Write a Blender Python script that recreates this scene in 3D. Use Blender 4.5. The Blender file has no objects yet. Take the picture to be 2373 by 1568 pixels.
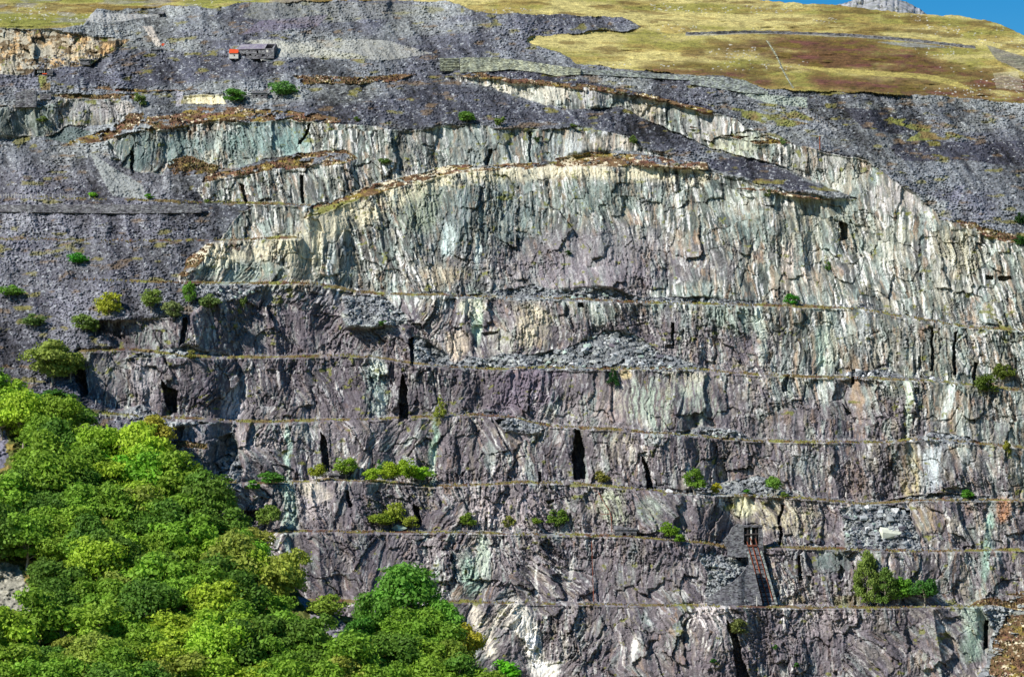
import bpy, math, random
import numpy as np
from mathutils import Vector, Matrix

# ------------------------------------------------------------------ camera, light, exposure
S = bpy.context.scene
W, H = 2373.0, 1568.0                     # units in which the layout was measured
CX, CY = W/2, H/2
HFOV = math.radians(19.0)
F = W/2/math.tan(HFOV/2)
HORIZON = 1150.0                          # row of eye level
PITCH = math.atan((HORIZON-CY)/F)
cam = bpy.data.cameras.new('camera'); camo = bpy.data.objects.new('camera', cam)
S.collection.objects.link(camo); S.camera = camo
cam.sensor_width = 36; cam.angle = HFOV
camo.rotation_euler = (math.pi/2+PITCH, 0, 0)
cam.clip_start = 1; cam.clip_end = 20000
SUN_AZ, SUN_EL = math.radians(52), math.radians(40)     # to the left of and behind the camera
tosun = Vector((-math.sin(SUN_AZ)*math.cos(SUN_EL), -math.cos(SUN_AZ)*math.cos(SUN_EL), math.sin(SUN_EL)))
sd = bpy.data.lights.new('sun', 'SUN'); sd.energy = 5.0; sd.angle = math.radians(0.5); sd.color = (1.0, 0.96, 0.90)
so = bpy.data.objects.new('sun', sd); S.collection.objects.link(so)
so.rotation_euler = tosun.to_track_quat('Z', 'Y').to_euler()
wd = bpy.data.worlds.new('World'); S.world = wd; wd.use_nodes = True
nt = wd.node_tree; nt.nodes.clear()
sky = nt.nodes.new('ShaderNodeTexSky'); sky.sky_type = 'NISHITA'; sky.sun_disc = False
sky.sun_elevation = SUN_EL; sky.sun_rotation = math.atan2(tosun.x, tosun.y); sky.altitude = 900
sky.air_density = 1.0; sky.dust_density = 0.1; sky.ozone_density = 3.5
hs = nt.nodes.new('ShaderNodeHueSaturation'); hs.inputs['Saturation'].default_value = 1.55
bg = nt.nodes.new('ShaderNodeBackground'); bg.inputs['Strength'].default_value = 0.08
wo = nt.nodes.new('ShaderNodeOutputWorld')
nt.links.new(sky.outputs[0], hs.inputs['Color']); nt.links.new(hs.outputs[0], bg.inputs[0]); nt.links.new(bg.outputs[0], wo.inputs[0])
S.view_settings.view_transform = 'Standard'; S.view_settings.look = 'None'
S.view_settings.exposure = 0.32; S.view_settings.gamma = 1

fwd = np.array([0, math.cos(PITCH), math.sin(PITCH)]); up = np.array([0, -math.sin(PITCH), math.cos(PITCH)])
def P(px, py, d):
    return Vector(((px-CX)/F*d, d*(fwd[1]+(CY-py)/F*up[1]), d*(fwd[2]+(CY-py)/F*up[2])))
def lin(c):
    c = np.asarray(c, dtype=np.float32)/255.0
    return np.where(c <= 0.04045, c/12.92, ((c+0.055)/1.055)**2.4).astype(np.float32)

# ------------------------------------------------------------------ noise
def vn(x, y, seed):
    rng = np.random.RandomState(seed); T = rng.rand(256, 256).astype(np.float32)*2-1
    xi = np.floor(x); yi = np.floor(y); fx = (x-xi).astype(np.float32); fy = (y-yi).astype(np.float32)
    xi = xi.astype(np.int32) & 255; yi = yi.astype(np.int32) & 255
    fx = fx*fx*fx*(fx*(fx*6-15)+10); fy = fy*fy*fy*(fy*(fy*6-15)+10)
    x1 = (xi+1) & 255; y1 = (yi+1) & 255
    a = T[yi, xi]; b = T[yi, x1]; c = T[y1, xi]; d = T[y1, x1]
    a = a+(b-a)*fx; c = c+(d-c)*fx
    return a+(c-a)*fy
def fbm(x, y, o, seed, g=0.5):
    r = 0; a = 1.0; t = 0
    for i in range(o):
        r = r+a*vn(x*2.03**i+i*17.3, y*2.03**i+i*9.1, seed+i); t += a; a *= g
    return r/t*1.5
def cells(x, y, seed, sq=0.0):
    """nearest cell: distance F1, F2-F1, offset to the centre, two random numbers"""
    rng = np.random.RandomState(seed); T = rng.rand(4, 128, 128).astype(np.float32)
    xi = np.floor(x).astype(np.int32); yi = np.floor(y).astype(np.int32)
    f1 = np.full(x.shape, 9, np.float32); f2 = f1.copy(); ox = f1*0; oy = f1*0; r1 = f1*0; r2 = f1*0
    for dy in (-1, 0, 1):
        for dx in (-1, 0, 1):
            cx_ = xi+dx; cy_ = yi+dy; a = cx_ & 127; b = cy_ & 127
            vx = (cx_+T[0][b, a]*0.9+0.05-x).astype(np.float32); vy = (cy_+T[1][b, a]*0.9+0.05-y).astype(np.float32)
            dd = vx*vx+vy*vy
            if sq: dd = dd*(1-sq)+sq*1.1*np.maximum(np.abs(vx), np.abs(vy))**2
            m = dd < f1
            f2 = np.where(m, f1, np.minimum(f2, dd)); f1 = np.where(m, dd, f1)
            ox = np.where(m, vx, ox); oy = np.where(m, vy, oy)
            r1 = np.where(m, T[2][b, a], r1); r2 = np.where(m, T[3][b, a], r2)
    f1 = np.sqrt(f1); f2 = np.sqrt(f2)
    return f1, f2-f1, ox, oy, r1, r2
def sstep(a, b, x):
    t = np.clip((x-a)/(b-a), 0, 1); return t*t*(3-2*t)
def inpoly(x, y, poly):
    r = np.zeros(x.shape, bool); n = len(poly)
    for i in range(n):
        x0, y0 = poly[i]; x1, y1 = poly[(i+1) % n]
        if y0 == y1: continue
        m = (y0 > y) != (y1 > y)
        r ^= m & (x < (x1-x0)*(y-y0)/(y1-y0)+x0)
    return r
def curve(pts, x):
    p = np.array(pts, dtype=np.float64); return np.interp(x, p[:, 0], p[:, 1])

# ------------------------------------------------------------------ the lie of the land, traced as lines and areas
BENCH = [   # front lips of the galleries, lowest first: points, depth of the ledge in metres
 ([(-200,1390),(620,1392),(800,1393),(1060,1395),(1250,1398),(1500,1403),(1700,1405),(1900,1408),(2100,1408),(2270,1404),(2300,1395),(2600,1390)], 12, 560, 2280),
 ([(-200,1236),(540,1236),(700,1232),(900,1233),(1100,1235),(1300,1240),(1450,1243),(1620,1258),(1700,1268),(1850,1269),(2000,1275),(2150,1278),(2373,1274),(2600,1270)], 10, 530, 2600),
 ([(-200,1116),(500,1118),(580,1120),(700,1118),(760,1112),(880,1117),(1000,1128),(1100,1125),(1200,1118),(1300,1120),(1400,1127),(1510,1136),(1580,1145),(1700,1147),(1800,1150),(1900,1158),(2000,1170),(2100,1161),(2200,1159),(2373,1160),(2600,1165)], 10, 500, 2600),
 ([(-200,950),(250,958),(320,965),(430,970),(540,976),(640,979),(700,976),(900,971),(1000,966),(1100,962),(1180,966),(1260,985),(1330,992),(1420,995),(1500,1003),(1600,1010),(1750,1022),(1900,1025),(2050,1026),(2150,1017),(2250,1025),(2373,1038),(2600,1050)], 9, 240, 2600),
 ([(-200,812),(180,815),(300,811),(350,815),(420,826),(540,829),(680,829),(800,824),(860,828),(940,841),(1050,852),(1150,856),(1250,852),(1400,855),(1500,855),(1620,857),(1750,868),(1850,873),(1950,876),(2080,880),(2180,886),(2250,892),(2373,906),(2600,920)], 9, 180, 2600),
 ([(-200,640),(240,650),(410,656),(520,657),(640,658),(720,658),(800,672),(880,683),(1000,684),(1100,688),(1250,690),(1400,697),(1500,702),(1620,705),(1750,708),(1900,712),(2000,718),(2080,732),(2180,748),(2250,760),(2373,766),(2600,780)], 9, 170, 2600),
 ([(-200,550),(300,560),(540,558),(640,553),(700,552),(760,552)], 7, -200, 700),
 ([(-200,455),(240,462),(460,471),(560,471),(620,473),(715,477),(800,480)], 10, -200, 720),
]
CREST = [(-200,325),(110,315),(240,345),(265,390),(400,412),(455,440),(480,462),(600,475),(700,505),(720,485),(800,463),(850,440),(920,420),(1000,402),(1060,388),(1140,392),(1230,387),(1300,378),(1400,378),(1550,385),(1650,400),(1700,415),(1790,435),(1860,450),(1930,460),(1990,461),(2040,481),(2100,491),(2170,508),(2250,520),(2330,550),(2373,570),(2600,640)]
CLIFFS = [  # faces that stand above the main crest
 [(250,325),(300,308),(400,298),(450,283),(500,275),(560,282),(640,280),(700,278),(760,285),(840,290),(900,300),(960,300),(1060,290),(1100,286),(1130,290),(1160,300),(1300,298),(1350,294),(1400,305),(1450,315),(1480,340),(1560,365),(1560,372),(1460,350),(1400,352),(1370,362),(1300,370),(1230,382),(1100,384),(1050,388),(960,410),(850,438),(840,400),(830,375),(800,350),(690,355),(600,372),(560,385),(510,392),(430,365),(390,385),(380,405),(330,400),(290,385),(262,355)],
 [(455,440),(470,425),(540,410),(560,396),(700,386),(820,370),(835,385),(852,440),(780,465),(715,477),(560,470),(480,460)],
 [(535,515),(560,490),(600,478),(715,478),(700,552),(640,555),(515,553)],
 [(1050,175),(1150,185),(1270,197),(1350,203),(1440,215),(1550,238),(1650,265),(1705,275),(1725,295),(1800,320),(1830,335),(1880,345),(1960,362),(2010,372),(2060,410),(2110,440),(2170,500),(2170,510),(2100,492),(2040,482),(1990,462),(1930,440),(1850,405),(1800,378),(1720,360),(1650,345),(1580,315),(1500,278),(1440,248),(1330,252),(1270,245),(1180,215),(1060,184)],
 [(-250,247),(40,246),(134,240),(150,226),(240,228),(300,236),(312,250),(290,272),(262,288),(215,293),(160,290),(130,312),(60,316),(-250,320)],
 [(425,220),(515,218),(525,238),(430,241)],
]
ROCKYQ = [(-250,64),(110,68),(180,80),(300,92),(262,120),(210,150),(130,158),(60,172),(-250,166)]
SCREE = [  # tips and rubble below the crest
 [(-250,325),(110,315),(240,345),(265,390),(400,412),(455,436),(470,465),(560,470),(585,480),(530,525),(518,552),(480,562),(440,600),(405,645),(430,660),(540,662),(560,690),(480,705),(430,735),(290,742),(205,745),(215,765),(270,805),(180,812),(185,880),(215,930),(330,970),(400,985),(390,1060),(-250,1100)],
 [(790,688),(890,686),(930,720),(945,748),(900,757),(800,757)],
 [(955,775),(1000,800),(1070,850),(955,847)],
 [(1040,853),(1090,825),(1130,830),(1160,815),(1230,825),(1330,800),(1400,765),(1470,775),(1540,820),(1640,850),(1640,860)],
 [(1950,1175),(2020,1160),(2110,1180),(2135,1272),(1960,1275)],
 [(1560,1008),(1620,988),(1700,996),(1760,1020)],
 [(2100,1022),(2160,1000),(2240,1010),(2270,1028)],
 [(1630,1395),(1640,1330),(1620,1280),(1690,1290),(1745,1320),(1745,1395)],
 [(430,660),(620,660),(560,690),(500,700)],
 [(1040,690),(1230,660),(1300,672),(1400,665),(1500,690),(1660,690),(1760,706),(1400,700)],
 [(250,960),(330,935),(390,975),(520,978),(400,990)],
 [(2210,1640),(2280,1540),(2300,1460),(2275,1410),(2380,1372),(2600,1340),(2600,1700)],
 [(1550,1145),(1760,1100),(1850,1150)],
 [(280,830),(430,800),(540,828)],
 [(1150,975),(1200,962),(1275,985),(1240,1002),(1170,998)],
 [(1960,862),(2060,858),(2100,878),(1950,878)],
 [(540,975),(500,1115),(560,1140),(560,1100)],
 [(2050,1160),(2160,1140),(2300,1150),(2300,1162)],
]
GRASS = [(930,-200),(925,0),(1040,5),(1080,20),(1130,30),(1440,40),(1488,62),(1440,72),(1350,76),(1232,84),(1222,95),(1290,120),(1340,148),(1500,166),(1690,178),(1780,208),(1870,213),(2150,222),(2373,238),(2700,260),(2700,-200)]
BROWNHILL = [[(1560,135),(1650,112),(1780,90),(1950,84),(2090,100),(2190,148),(2280,170),(2420,185),(2420,250),(2270,228),(2180,190),(2000,165),(1880,165),(1830,150),(1740,120),(1640,125)],
 [(1480,150),(1620,150),(1750,175),(1850,205),(1780,212),(1690,184),(1500,172)],[(1880,175),(2050,185),(2200,205),(2373,232),(2150,226),(1900,212)]]
TOPLEFT = [(-250,-200),(930,-200),(900,0),(560,8),(500,18),(400,12),(345,22),(230,22),(200,45),(190,60),(110,66),(-250,64)]
HEATHER = [
 [(150,334),(200,315),(262,296),(300,275),(420,262),(450,248),(520,246),(640,252),(740,262),(830,280),(760,284),(640,280),(540,282),(480,280),(420,298),(300,312),(240,328)],
 [(388,385),(400,368),(432,362),(505,385),(500,404),(400,408)],
 [(470,425),(480,408),(540,395),(690,357),(800,345),(835,370),(800,380),(700,388),(560,405)],
 [(700,508),(720,480),(800,455),(850,432),(960,405),(1060,380),(1230,379),(1300,362),(1370,352),(1500,362),(1560,370),(1640,378),(1645,398),(1500,386),(1300,385),(1150,396),(1050,402),(950,428),(850,455),(750,492)],
 [(1050,172),(1150,178),(1270,190),(1350,195),(1440,206),(1560,232),(1650,258),(1650,268),(1550,242),(1440,220),(1350,208),(1270,200),(1150,188)],
 [(1600,294),(1650,300),(1600,306)],[(1665,314),(1780,318),(1830,334),(1740,330)],
 [(680,176),(860,178),(960,170),(900,192),(700,198)],
 [(210,206),(250,200),(300,206),(480,207),(300,212)],[(120,222),(310,218),(312,232),(150,230)],
 [(270,280),(300,262),(345,262),(330,278),(290,292)],
 [(1700,436),(1760,436),(1860,455),(1930,462),(1860,462)],
 [(2180,508),(2260,514),(2340,545),(2373,562),(2330,560),(2240,528)],
 [(410,636),(440,596),(478,562),(500,562),(470,600),(430,640)],
 [(1070,172),(1100,168),(1140,175),(1100,180)],
 [(2240,1404),(2290,1384),(2373,1370),(2600,1340),(2600,1420),(2380,1412),(2300,1402)],
 [(2262,1700),(2285,1560),(2305,1480),(2330,1424),(2380,1418),(2600,1410),(2600,1700)],
 [(380,1018),(480,1030),(480,1042),(400,1040)],
]
GREENISH = [
 [(1640,243),(1700,250),(1770,262),(1880,292),(1790,290),(1680,265)],[(1775,240),(1850,258),(1900,285),(1830,275)],
 [(2080,285),(2150,292),(2265,326),(2100,326),(2130,305)],[(2060,270),(2100,275),(2080,288)],
 [(230,950),(300,960),(305,968),(250,965)],[(710,500),(730,482),(850,455),(800,480),(730,500)],
 [(1830,1380),(1860,1380),(1870,1400),(1820,1402)],[(1940,1382),(1990,1378),(1995,1402),(1935,1402)],
 [(92,175),(112,178),(118,212),(98,212)],
]
SLOTS = [  # narrow clefts cut back into the rock, depth in metres
 ([(376,880),(390,898),(408,905),(409,958),(393,961),(381,930)],12),([(933,866),(941,890),(947,970),(925,973),(924,900)],12),
 ([(740,1000),(752,1018),(766,1095),(750,1099),(741,1040)],9),([(1329,988),(1341,1005),(1357,1040),(1357,1112),(1331,1114),(1327,1050)],16),
 ([(1488,1058),(1499,1078),(1515,1130),(1498,1132)],10),([(1683,1432),(1702,1450),(1737,1570),(1740,1640),(1715,1640),(1699,1500)],12),
 ([(1943,515),(1962,520),(1960,555),(1946,562)],8),([(692,402),(700,402),(704,468),(697,470)],6),([(552,425),(563,430),(576,468),(570,470)],6),
 ([(2281,1437),(2290,1437),(2288,1500),(2278,1505)],10),([(178,832),(192,840),(205,915),(188,918),(172,880)],10),
 ([(420,742),(432,738),(428,790),(415,800)],8),([(805,1138),(812,1140),(817,1178),(808,1180)],6),([(955,1165),(968,1172),(976,1213),(960,1215)],7),
 ([(2284,636),(2304,636),(2304,646),(2282,646)],6),([(2318,637),(2345,640),(2350,648),(2318,648)],6),
 ([(948,782),(956,782),(962,850),(953,848)],7),([(298,350),(306,352),(314,400),(306,400)],6),([(716,284),(722,284),(700,335),(694,335)],6),
 ([(1130,345),(1138,345),(1134,382),(1126,382)],5),([(1226,300),(1232,300),(1228,380),(1222,380)],5),([(1120,1195),(1126,1195),(1130,1230),(1122,1230)],4),
 ([(1805,1215),(1812,1215),(1812,1262),(1806,1262)],6),([(508,1008),(540,1002),(552,1050),(528,1098),(484,1102)],3.5),
 ([(1808,1170),(1814,1170),(1812,1210),(1806,1212)],6),([(1975,855),(1983,855),(1983,890),(1975,890)],5),([(2254,845),(2262,845),(2258,900),(2252,900)],6),
 ([(2155,760),(2161,760),(2160,860),(2154,860)],6),([(2210,770),(2216,770),(2214,868),(2208,868)],7),([(1555,745),(1562,745),(1562,800),(1556,800)],6),
 ([(1640,690),(1640,690),(1640,690)],0),([(1848,1290),(1854,1290),(1858,1345),(1850,1345)],5),([(260,778),(268,748),(280,748),(284,790)],4),
 ([(1340,700),(1350,700),(1352,715),(1338,712)],5),([(1120,770),(1155,766),(1155,774),(1122,778)],3),([(1540,800),(1560,796),(1560,806),(1542,808)],3),
 ([(1248,1095),(1254,1095),(1258,1125),(1250,1125)],4),([(1070,1090),(1072,1090),(1072,1120)],4),([(1945,1310),(1955,1322),(1950,1345),(1940,1340)],4),
 ([(1955,935),(1975,960),(1965,962)],4),([(1815,880),(1830,870),(1825,905),(1814,910)],6),([(620,1180),(560,1180),(562,1215),(576,1218)],6),
]

# ------------------------------------------------------------------ solve the depth of the hillside on a coarse raster from its slopes
X0, X1, Y0, Y1, ST = -210.0, 2580.0, -200.0, 1670.0, 3.0
rx = np.arange(X0, X1, ST); ry = np.arange(Y0, Y1, ST)
RX, RY = np.meshgrid(rx, ry)
tan_e = (HORIZON-RY)/F
wx = RX+8*fbm(RX/40, RY/40, 3, 11); wy = RY+4*fbm(RX/40, RY/30, 3, 12)
crest = curve(CREST, RX)
ts = np.where(RY > crest, 3.6, 0.74)
below = RY > crest
def setz(poly, v):
    ts[inpoly(wx, wy, poly)] = v
setz(GRASS, 0.5); setz(TOPLEFT, 0.5)
for p in SCREE: setz(p, 0.80)
for p in HEATHER: setz(p, 0.62)
for p in CLIFFS: setz(p, 3.2)
setz(ROCKYQ, 1.3)
setz([(960,600),(1200,560),(1400,470),(1700,480),(1800,640),(1900,705),(1400,700),(1000,680)], 1.9)
setz([(1650,600),(2373,680),(2373,760),(2000,715),(1700,705)], 1.8)
setz([(1300,860),(1460,1000),(2000,1020),(2100,900),(1800,870)], 2.6)
g = (1.0/F)/(ts-tan_e)                                   # d lnY per unit upward
for pts, wdt, xa, xb in BENCH:
    yb = curve(pts, rx)
    for i, x in enumerate(rx):
        if xa <= x <= xb:
            k = int(round((yb[i]-Y0)/ST))
            if 2 < k < len(ry):
                insc = below[k, i] and ts[k, i] < 1.0
                g[k-1:k+1, i] += wdt*(0.45 if insc else 1.0)/1000.0/(2*ST)
gm = g.mean(axis=1)
base1 = np.zeros(len(ry)); base1[:-1] = np.cumsum((gm[:-1]*ST)[::-1])[::-1]
B = np.repeat((base1-np.interp(1568, ry, base1))[:, None], len(rx), 1)+math.log(930.0)
def dct_solve(g, B, lam, mu):
    n, m = g.shape
    gd = -g*ST                                           # d lnY per row downward
    div = np.zeros_like(g); gf = 0.5*(gd[1:]+gd[:-1]); div[:-1] += gf; div[1:] -= gf
    def ext(a): a = np.concatenate([a, a[::-1]], 0); return np.concatenate([a, a[:, ::-1]], 1)
    A = np.fft.rfft2(ext(mu*B-div))
    kv = 2-2*np.cos(2*np.pi*np.fft.fftfreq(2*n))[:, None]; ku = 2-2*np.cos(2*np.pi*np.fft.rfftfreq(2*m))[None, :]
    return np.fft.irfft2(A/(mu+kv+lam*ku), s=(2*n, 2*m))[:n, :m]
LN = dct_solve(g, B, 0.05, 2e-5)
def bil(A, x, y):
    fx = np.clip((x-X0)/ST, 0, len(rx)-1.001); fy = np.clip((y-Y0)/ST, 0, len(ry)-1.001)
    i = fx.astype(int); j = fy.astype(int); fx = fx-i; fy = fy-j
    return (A[j, i]*(1-fx)+A[j, i+1]*fx)*(1-fy)+(A[j+1, i]*(1-fx)+A[j+1, i+1]*fx)*fy
DEP = np.exp(LN)
print('depth rows', [int(DEP[int((y-Y0)/ST), int((1200-X0)/ST)]) for y in (0,100,200,300,400,500,700,900,1100,1300,1500)],
      'left', [int(DEP[int((y-Y0)/ST), int((200-X0)/ST)]) for y in (0,100,200,300,400,500,700,900,1100,1300,1500)])

# ------------------------------------------------------------------ fine mesh of the hillside
SKYLINE = [(-300,-160),(1300,-160),(1500,-40),(1700,-8),(1750,1),(1850,8),(1940,12),(2000,20),(2060,26),(2120,33),(2220,37),(2280,47),(2317,56),(2350,70),(2373,83),(2450,110),(2600,170)]
NU, NV = 1760, 1220
u = np.linspace(X0+10, X1-10, NU); vt = np.linspace(0, 1, NV)
sky_y = curve(SKYLINE, u)+2.0*fbm(u/14, u*0, 4, 77)
U = np.repeat(u[None, :], NV, 0)
V = sky_y[None, :]+(Y1-20-sky_y[None, :])*vt[:, None]
Db = bil(DEP, U, V)
Xm = ((U-CX)/F*Db).astype(np.float32); Zm = ((HORIZON-V)/F*Db).astype(np.float32)
# zone weights, sampled with ragged edges
n1 = fbm(Xm/6, Zm/4, 4, 21); n2 = fbm(Xm/6, Zm/4, 4, 25)
wU = U+7*n1; wV = V+4*n2
def mask(polys, soft=0):
    m = np.zeros(U.shape, bool)
    for p in polys:
        q = np.array(p); a = (q[:, 0].min()-20, q[:, 0].max()+20, q[:, 1].min()-15, q[:, 1].max()+15)
        iu = np.where((u > a[0]) & (u < a[1]))[0]
        if len(iu) == 0: continue
        s = slice(iu[0], iu[-1]+1)
        m[:, s] |= inpoly(wU[:, s], wV[:, s], p)
    return m
zc = wV > curve(CREST, wU)                               # below the main crest: rock face
m_scr = mask(SCREE); m_hea = mask(HEATHER) & (fbm(Xm/4.5, Zm/1.8, 4, 201, 0.65) > -0.34); m_cl = mask(CLIFFS); m_gr = mask([GRASS]); m_bh = mask(BROWNHILL)
m_tl = mask([TOPLEFT]); m_rq = mask([ROCKYQ]); m_gn = mask(GREENISH)
cliff = (zc & ~m_scr) | m_cl | m_rq
cliff &= ~(m_hea & ~m_rq)
hill = (m_gr | m_tl) & ~cliff
scree = ~cliff & ~hill & ~m_hea
bl = np.zeros(U.shape, np.float32); bdist = np.full(U.shape, 99.0, np.float32)
for pts, wdt, xa, xb in BENCH:
    yb = curve(pts, U)+1.2*vn(U/30, U*0, 5)
    d = (yb-V)
    on = (U > xa) & (U < xb)
    bdist = np.where(on & (np.abs(d-2) < np.abs(bdist)), d-2, bdist).astype(np.float32)
cw = cliff.astype(np.float32); sw = scree.astype(np.float32); hw = m_hea.astype(np.float32); gw = hill.astype(np.float32)
benchtop = np.clip(1-np.abs(bdist)/4.5, 0, 1)
cw_d = cw*(1-0.8*np.clip(1-np.abs(bdist)/4, 0, 1))

# relief, metres towards the viewer
wx1 = Xm+0.7*fbm(Xm/9, Zm/7, 2, 31)+0.25*fbm(Xm/1.2, Zm/1.2, 2, 32); wz1 = Zm+0.9*fbm(Xm/9, Zm/7, 2, 34)+0.4*fbm(Xm/1.2, Zm/1.2, 2, 33)
purp = sstep(0.2, -0.6, (U-1500)/700+(900-V)/350)            # the lower left: broken, lines lean many ways
_, e0, ax_, ay_, a1, a2 = cells(wx1/17.0, wz1/13.0, 50)
lean = (a1-0.5)*(0.30+1.5*purp*(a2 > 0.35))+0.12
_, e0b, bx_, by_, b1, b2 = cells(wx1/6.5+4, wz1/6.0, 49)
lean2 = (b1-0.5)*(0.3+0.9*purp)*(b2 > 0.5)
wpx = Xm+0.35*fbm(Xm/2.5, Zm/3.5, 3, 36)-ay_*13*lean-by_*6*lean2; wpz = Zm+0.3*(a1-0.5)*40
patchy = fbm(Xm/14, Zm/12, 4, 108)
green = sstep(-0.35, 0.35, (U-1560)/900+(720-V)/420+0.45*patchy-0.5*sstep(1180, 1280, V)*sstep(2250, 1950, U))
green = np.maximum(green, sstep(20, -10, V-curve(BENCH[5][0], U)+60*patchy)*0.9)
green *= 1-0.75*sstep(1.15, 0.7, np.sqrt(((U-1430)/330)**2+((V-610)/80)**2)+0.3*patchy)
zst = 1.0+1.3*green                                       # green slate breaks in longer vertical slivers
but = 3.4*fbm(Xm/26, Zm/70, 3, 41)
butr = 1-np.abs(fbm((Xm+0.15*Zm)/13, Zm/45, 3, 44))*1.6
f1, e1, ox, oy, r1, r2 = cells(wx1/6.5-ay_*2*lean, wz1/14.0, 51, 0.8)
blockA = (r1-0.5)*2.2+ox*(r2-0.5)*5.0+oy*(r1-0.4)*3
crackA = sstep(0.05, 0.0, e1)*(r2 > 0.4)
g1, e2, px_, py_, q1, q2 = cells(wpx/1.25+3, (wpz+0.8*fbm(Xm/2,Zm/2,2,37))/np.where(green > 0.5, 8.0, 3.6), 52, 0.85)
blockB = (q1-0.5)*0.7+px_*(q2-0.5)*1.9+py_*(q1-0.35)*1.1
crackB = sstep(0.10, 0.0, e2)
h1, e3, sx_, sy_, s1, s2 = cells(Xm/0.75, Zm/1.0, 53)
j1, e6, jx_, jy_, v1, v2 = cells((wpx+0.3*wpz*(b2-0.5))/0.62, (wpz+0.7*vn(Xm/1.0, Zm/1.0, 38))/np.where(green > 0.5, 5.5, np.where(b2 > 0.6, 4.0, 1.7)), 56, 0.7)
flute = fbm(wpx/0.8, wpz/5.0/zst.round(), 3, 61)
rough = fbm(Xm/1.1, Zm/0.9, 3, 66, 0.8)
smoothm = sstep(-0.55, 0.15, fbm(wx1/16+a1*3, wz1/16, 2, 71))*(0.75+0.25*(a2 > 0.3))        # some slabs are smooth, others shattered
relc = but+2.0*butr+blockA*(0.85-0.3*green)+blockB*(0.22+0.85*(1-smoothm))-0.9*crackA-0.5*crackB*(1-0.6*smoothm)+flute*(0.34-0.20*smoothm)+((v1-0.5)*0.55+jx_*(v2-0.5)*1.3-0.25*sstep(0.12, 0, e6))*(1.1-0.85*smoothm)+rough*(0.34-0.15*green)*(1-0.7*smoothm)*(1.4-smoothm)
tip = fbm((Xm+0.35*Zm)/9, Zm/26, 3, 81)
f4, e4, tx_, ty_, t1, t2 = cells(Xm/0.58+0.3*vn(Xm, Zm, 55), Zm/0.36, 54)
gul = fbm((Xm+0.55*Zm+3*vn(Xm/20, Zm/20, 83))/5.5, Zm/22, 4, 82, 0.6)
gran = (t1-0.5)
patch = fbm(Xm/16, Zm/9, 3, 86)
rels = 2.2*tip+1.5*gul+gran*(1.0+0.7*patch)+tx_*(t2-0.5)*1.5+0.6*fbm(Xm/3.0, Zm/1.6, 3, 88)+2.2*fbm(Xm/45, Zm/30, 2, 89)
relh = 0.7*fbm(Xm/3, Zm/1.2, 3, 90)+1.5*fbm(Xm/25, Zm/10, 2, 91)
relg = 3.0*fbm(Xm/40, Zm/9, 3, 92)+0.8*fbm(Xm/6, Zm/1.2, 3, 93)
def blur(a, n):
    for ax in (0, 1):
        p = np.pad(a, [(n, n), (0, 0)] if ax == 0 else [(0, 0), (n, n)], mode='edge'); cs = np.cumsum(p, axis=ax, dtype=np.float64)
        cs = np.concatenate([np.zeros_like(np.take(cs, [0], ax)), cs], ax)
        a = ((np.take(cs, range(2*n+1, cs.shape[ax]), ax)-np.take(cs, range(0, cs.shape[ax]-2*n-1), ax))/(2*n+1)).astype(np.float32)
    return a
cwb = blur(cw_d, 3); relc = relc-1.6
rel = cwb*relc+sw*rels+hw*relh+gw*relg
rubk = mask(SCREE[1:]) & scree
b5, e5, bx5, by5, k1, k2 = cells(Xm/1.7, Zm/1.1, 55)
rel += rubk*((k1-0.5)*2.0+bx5*(k2-0.5)*3-0.5*sstep(0.12, 0, e5))
cr = mask([[(405,640),(440,595),(480,565),(700,552),(700,500),(850,445),(950,420),(1050,398),(1300,378),(1640,395),(1640,425),(1300,410),(1100,425),(960,465),(850,520),(760,560),(700,600),(560,605),(430,645)]])
slot = np.zeros(U.shape, np.float32)
for poly, dp in SLOTS:
    q = np.array(poly); s = (slice(None), slice(*np.searchsorted(u, [q[:, 0].min()-25, q[:, 0].max()+25])))
    m = inpoly(U[s]+5*n1[s], V[s]+6*n2[s], poly)
    slot[s] = np.maximum(slot[s], m*dp)
D = Db-rel+slot
Px = (U-CX)/F*D; Py = D*(fwd[1]+(CY-V)/F*up[1]); Pz = D*(fwd[2]+(CY-V)/F*up[2])

# ------------------------------------------------------------------ colours of rock, tip, heather and grass (what the ground is made of, no light in it)
def mixc(c, rgb, w):
    return c+(lin(rgb)[None, None, :]-c)*np.clip(w, 0, 1)[..., None].astype(np.float32)
def base(rgb): return np.broadcast_to(lin(rgb), U.shape+(3,)).astype(np.float32).copy()
streak = fbm(wpx/0.8, wpz/6, 4, 101, 0.7); streak = streak+(fbm(wpx/0.75, wpz/16, 3, 101, 0.7)-streak)*green              # mineral streaks down the faces
streak2 = fbm(wpx/0.5+40, wpz/3.0, 2, 105, 0.7)
fine = fbm(Xm/1.1, Zm/0.9, 3, 107, 0.75)
zonew = sstep(-0.25, 0.45, fbm(wx1/15, wz1/13, 3, 109))
zoned = sstep(-0.25, 0.45, fbm(wx1/13, wz1/15, 3, 110))
c = base([132, 121, 124])
c = mixc(c, [112, 122, 109], green)
c = mixc(c, [160, 150, 149], 0.7*(1-0.4*green)*sstep(0.05, 0.6, fbm(wx1/9, wz1/7, 4, 111)+0.3*fine))
c = mixc(c, [98, 90, 102], 0.8*sstep(0.0, 0.6, fbm(wpx/6, wpz/11, 4, 114)+0.3*fine)*(1-0.5*green))
c = mixc(c, [82, 94, 90], 0.9*sstep(-0.15, 0.5, fbm(wpx/2.6, wpz/9, 4, 117))*green)
c = mixc(c, [184, 188, 180], 0.70*sstep(0.12+0.10*green, 0.55+0.05*green, streak+0.3*fine-0.1)*(0.25+0.75*np.maximum(zonew, green*0.8)))
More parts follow.
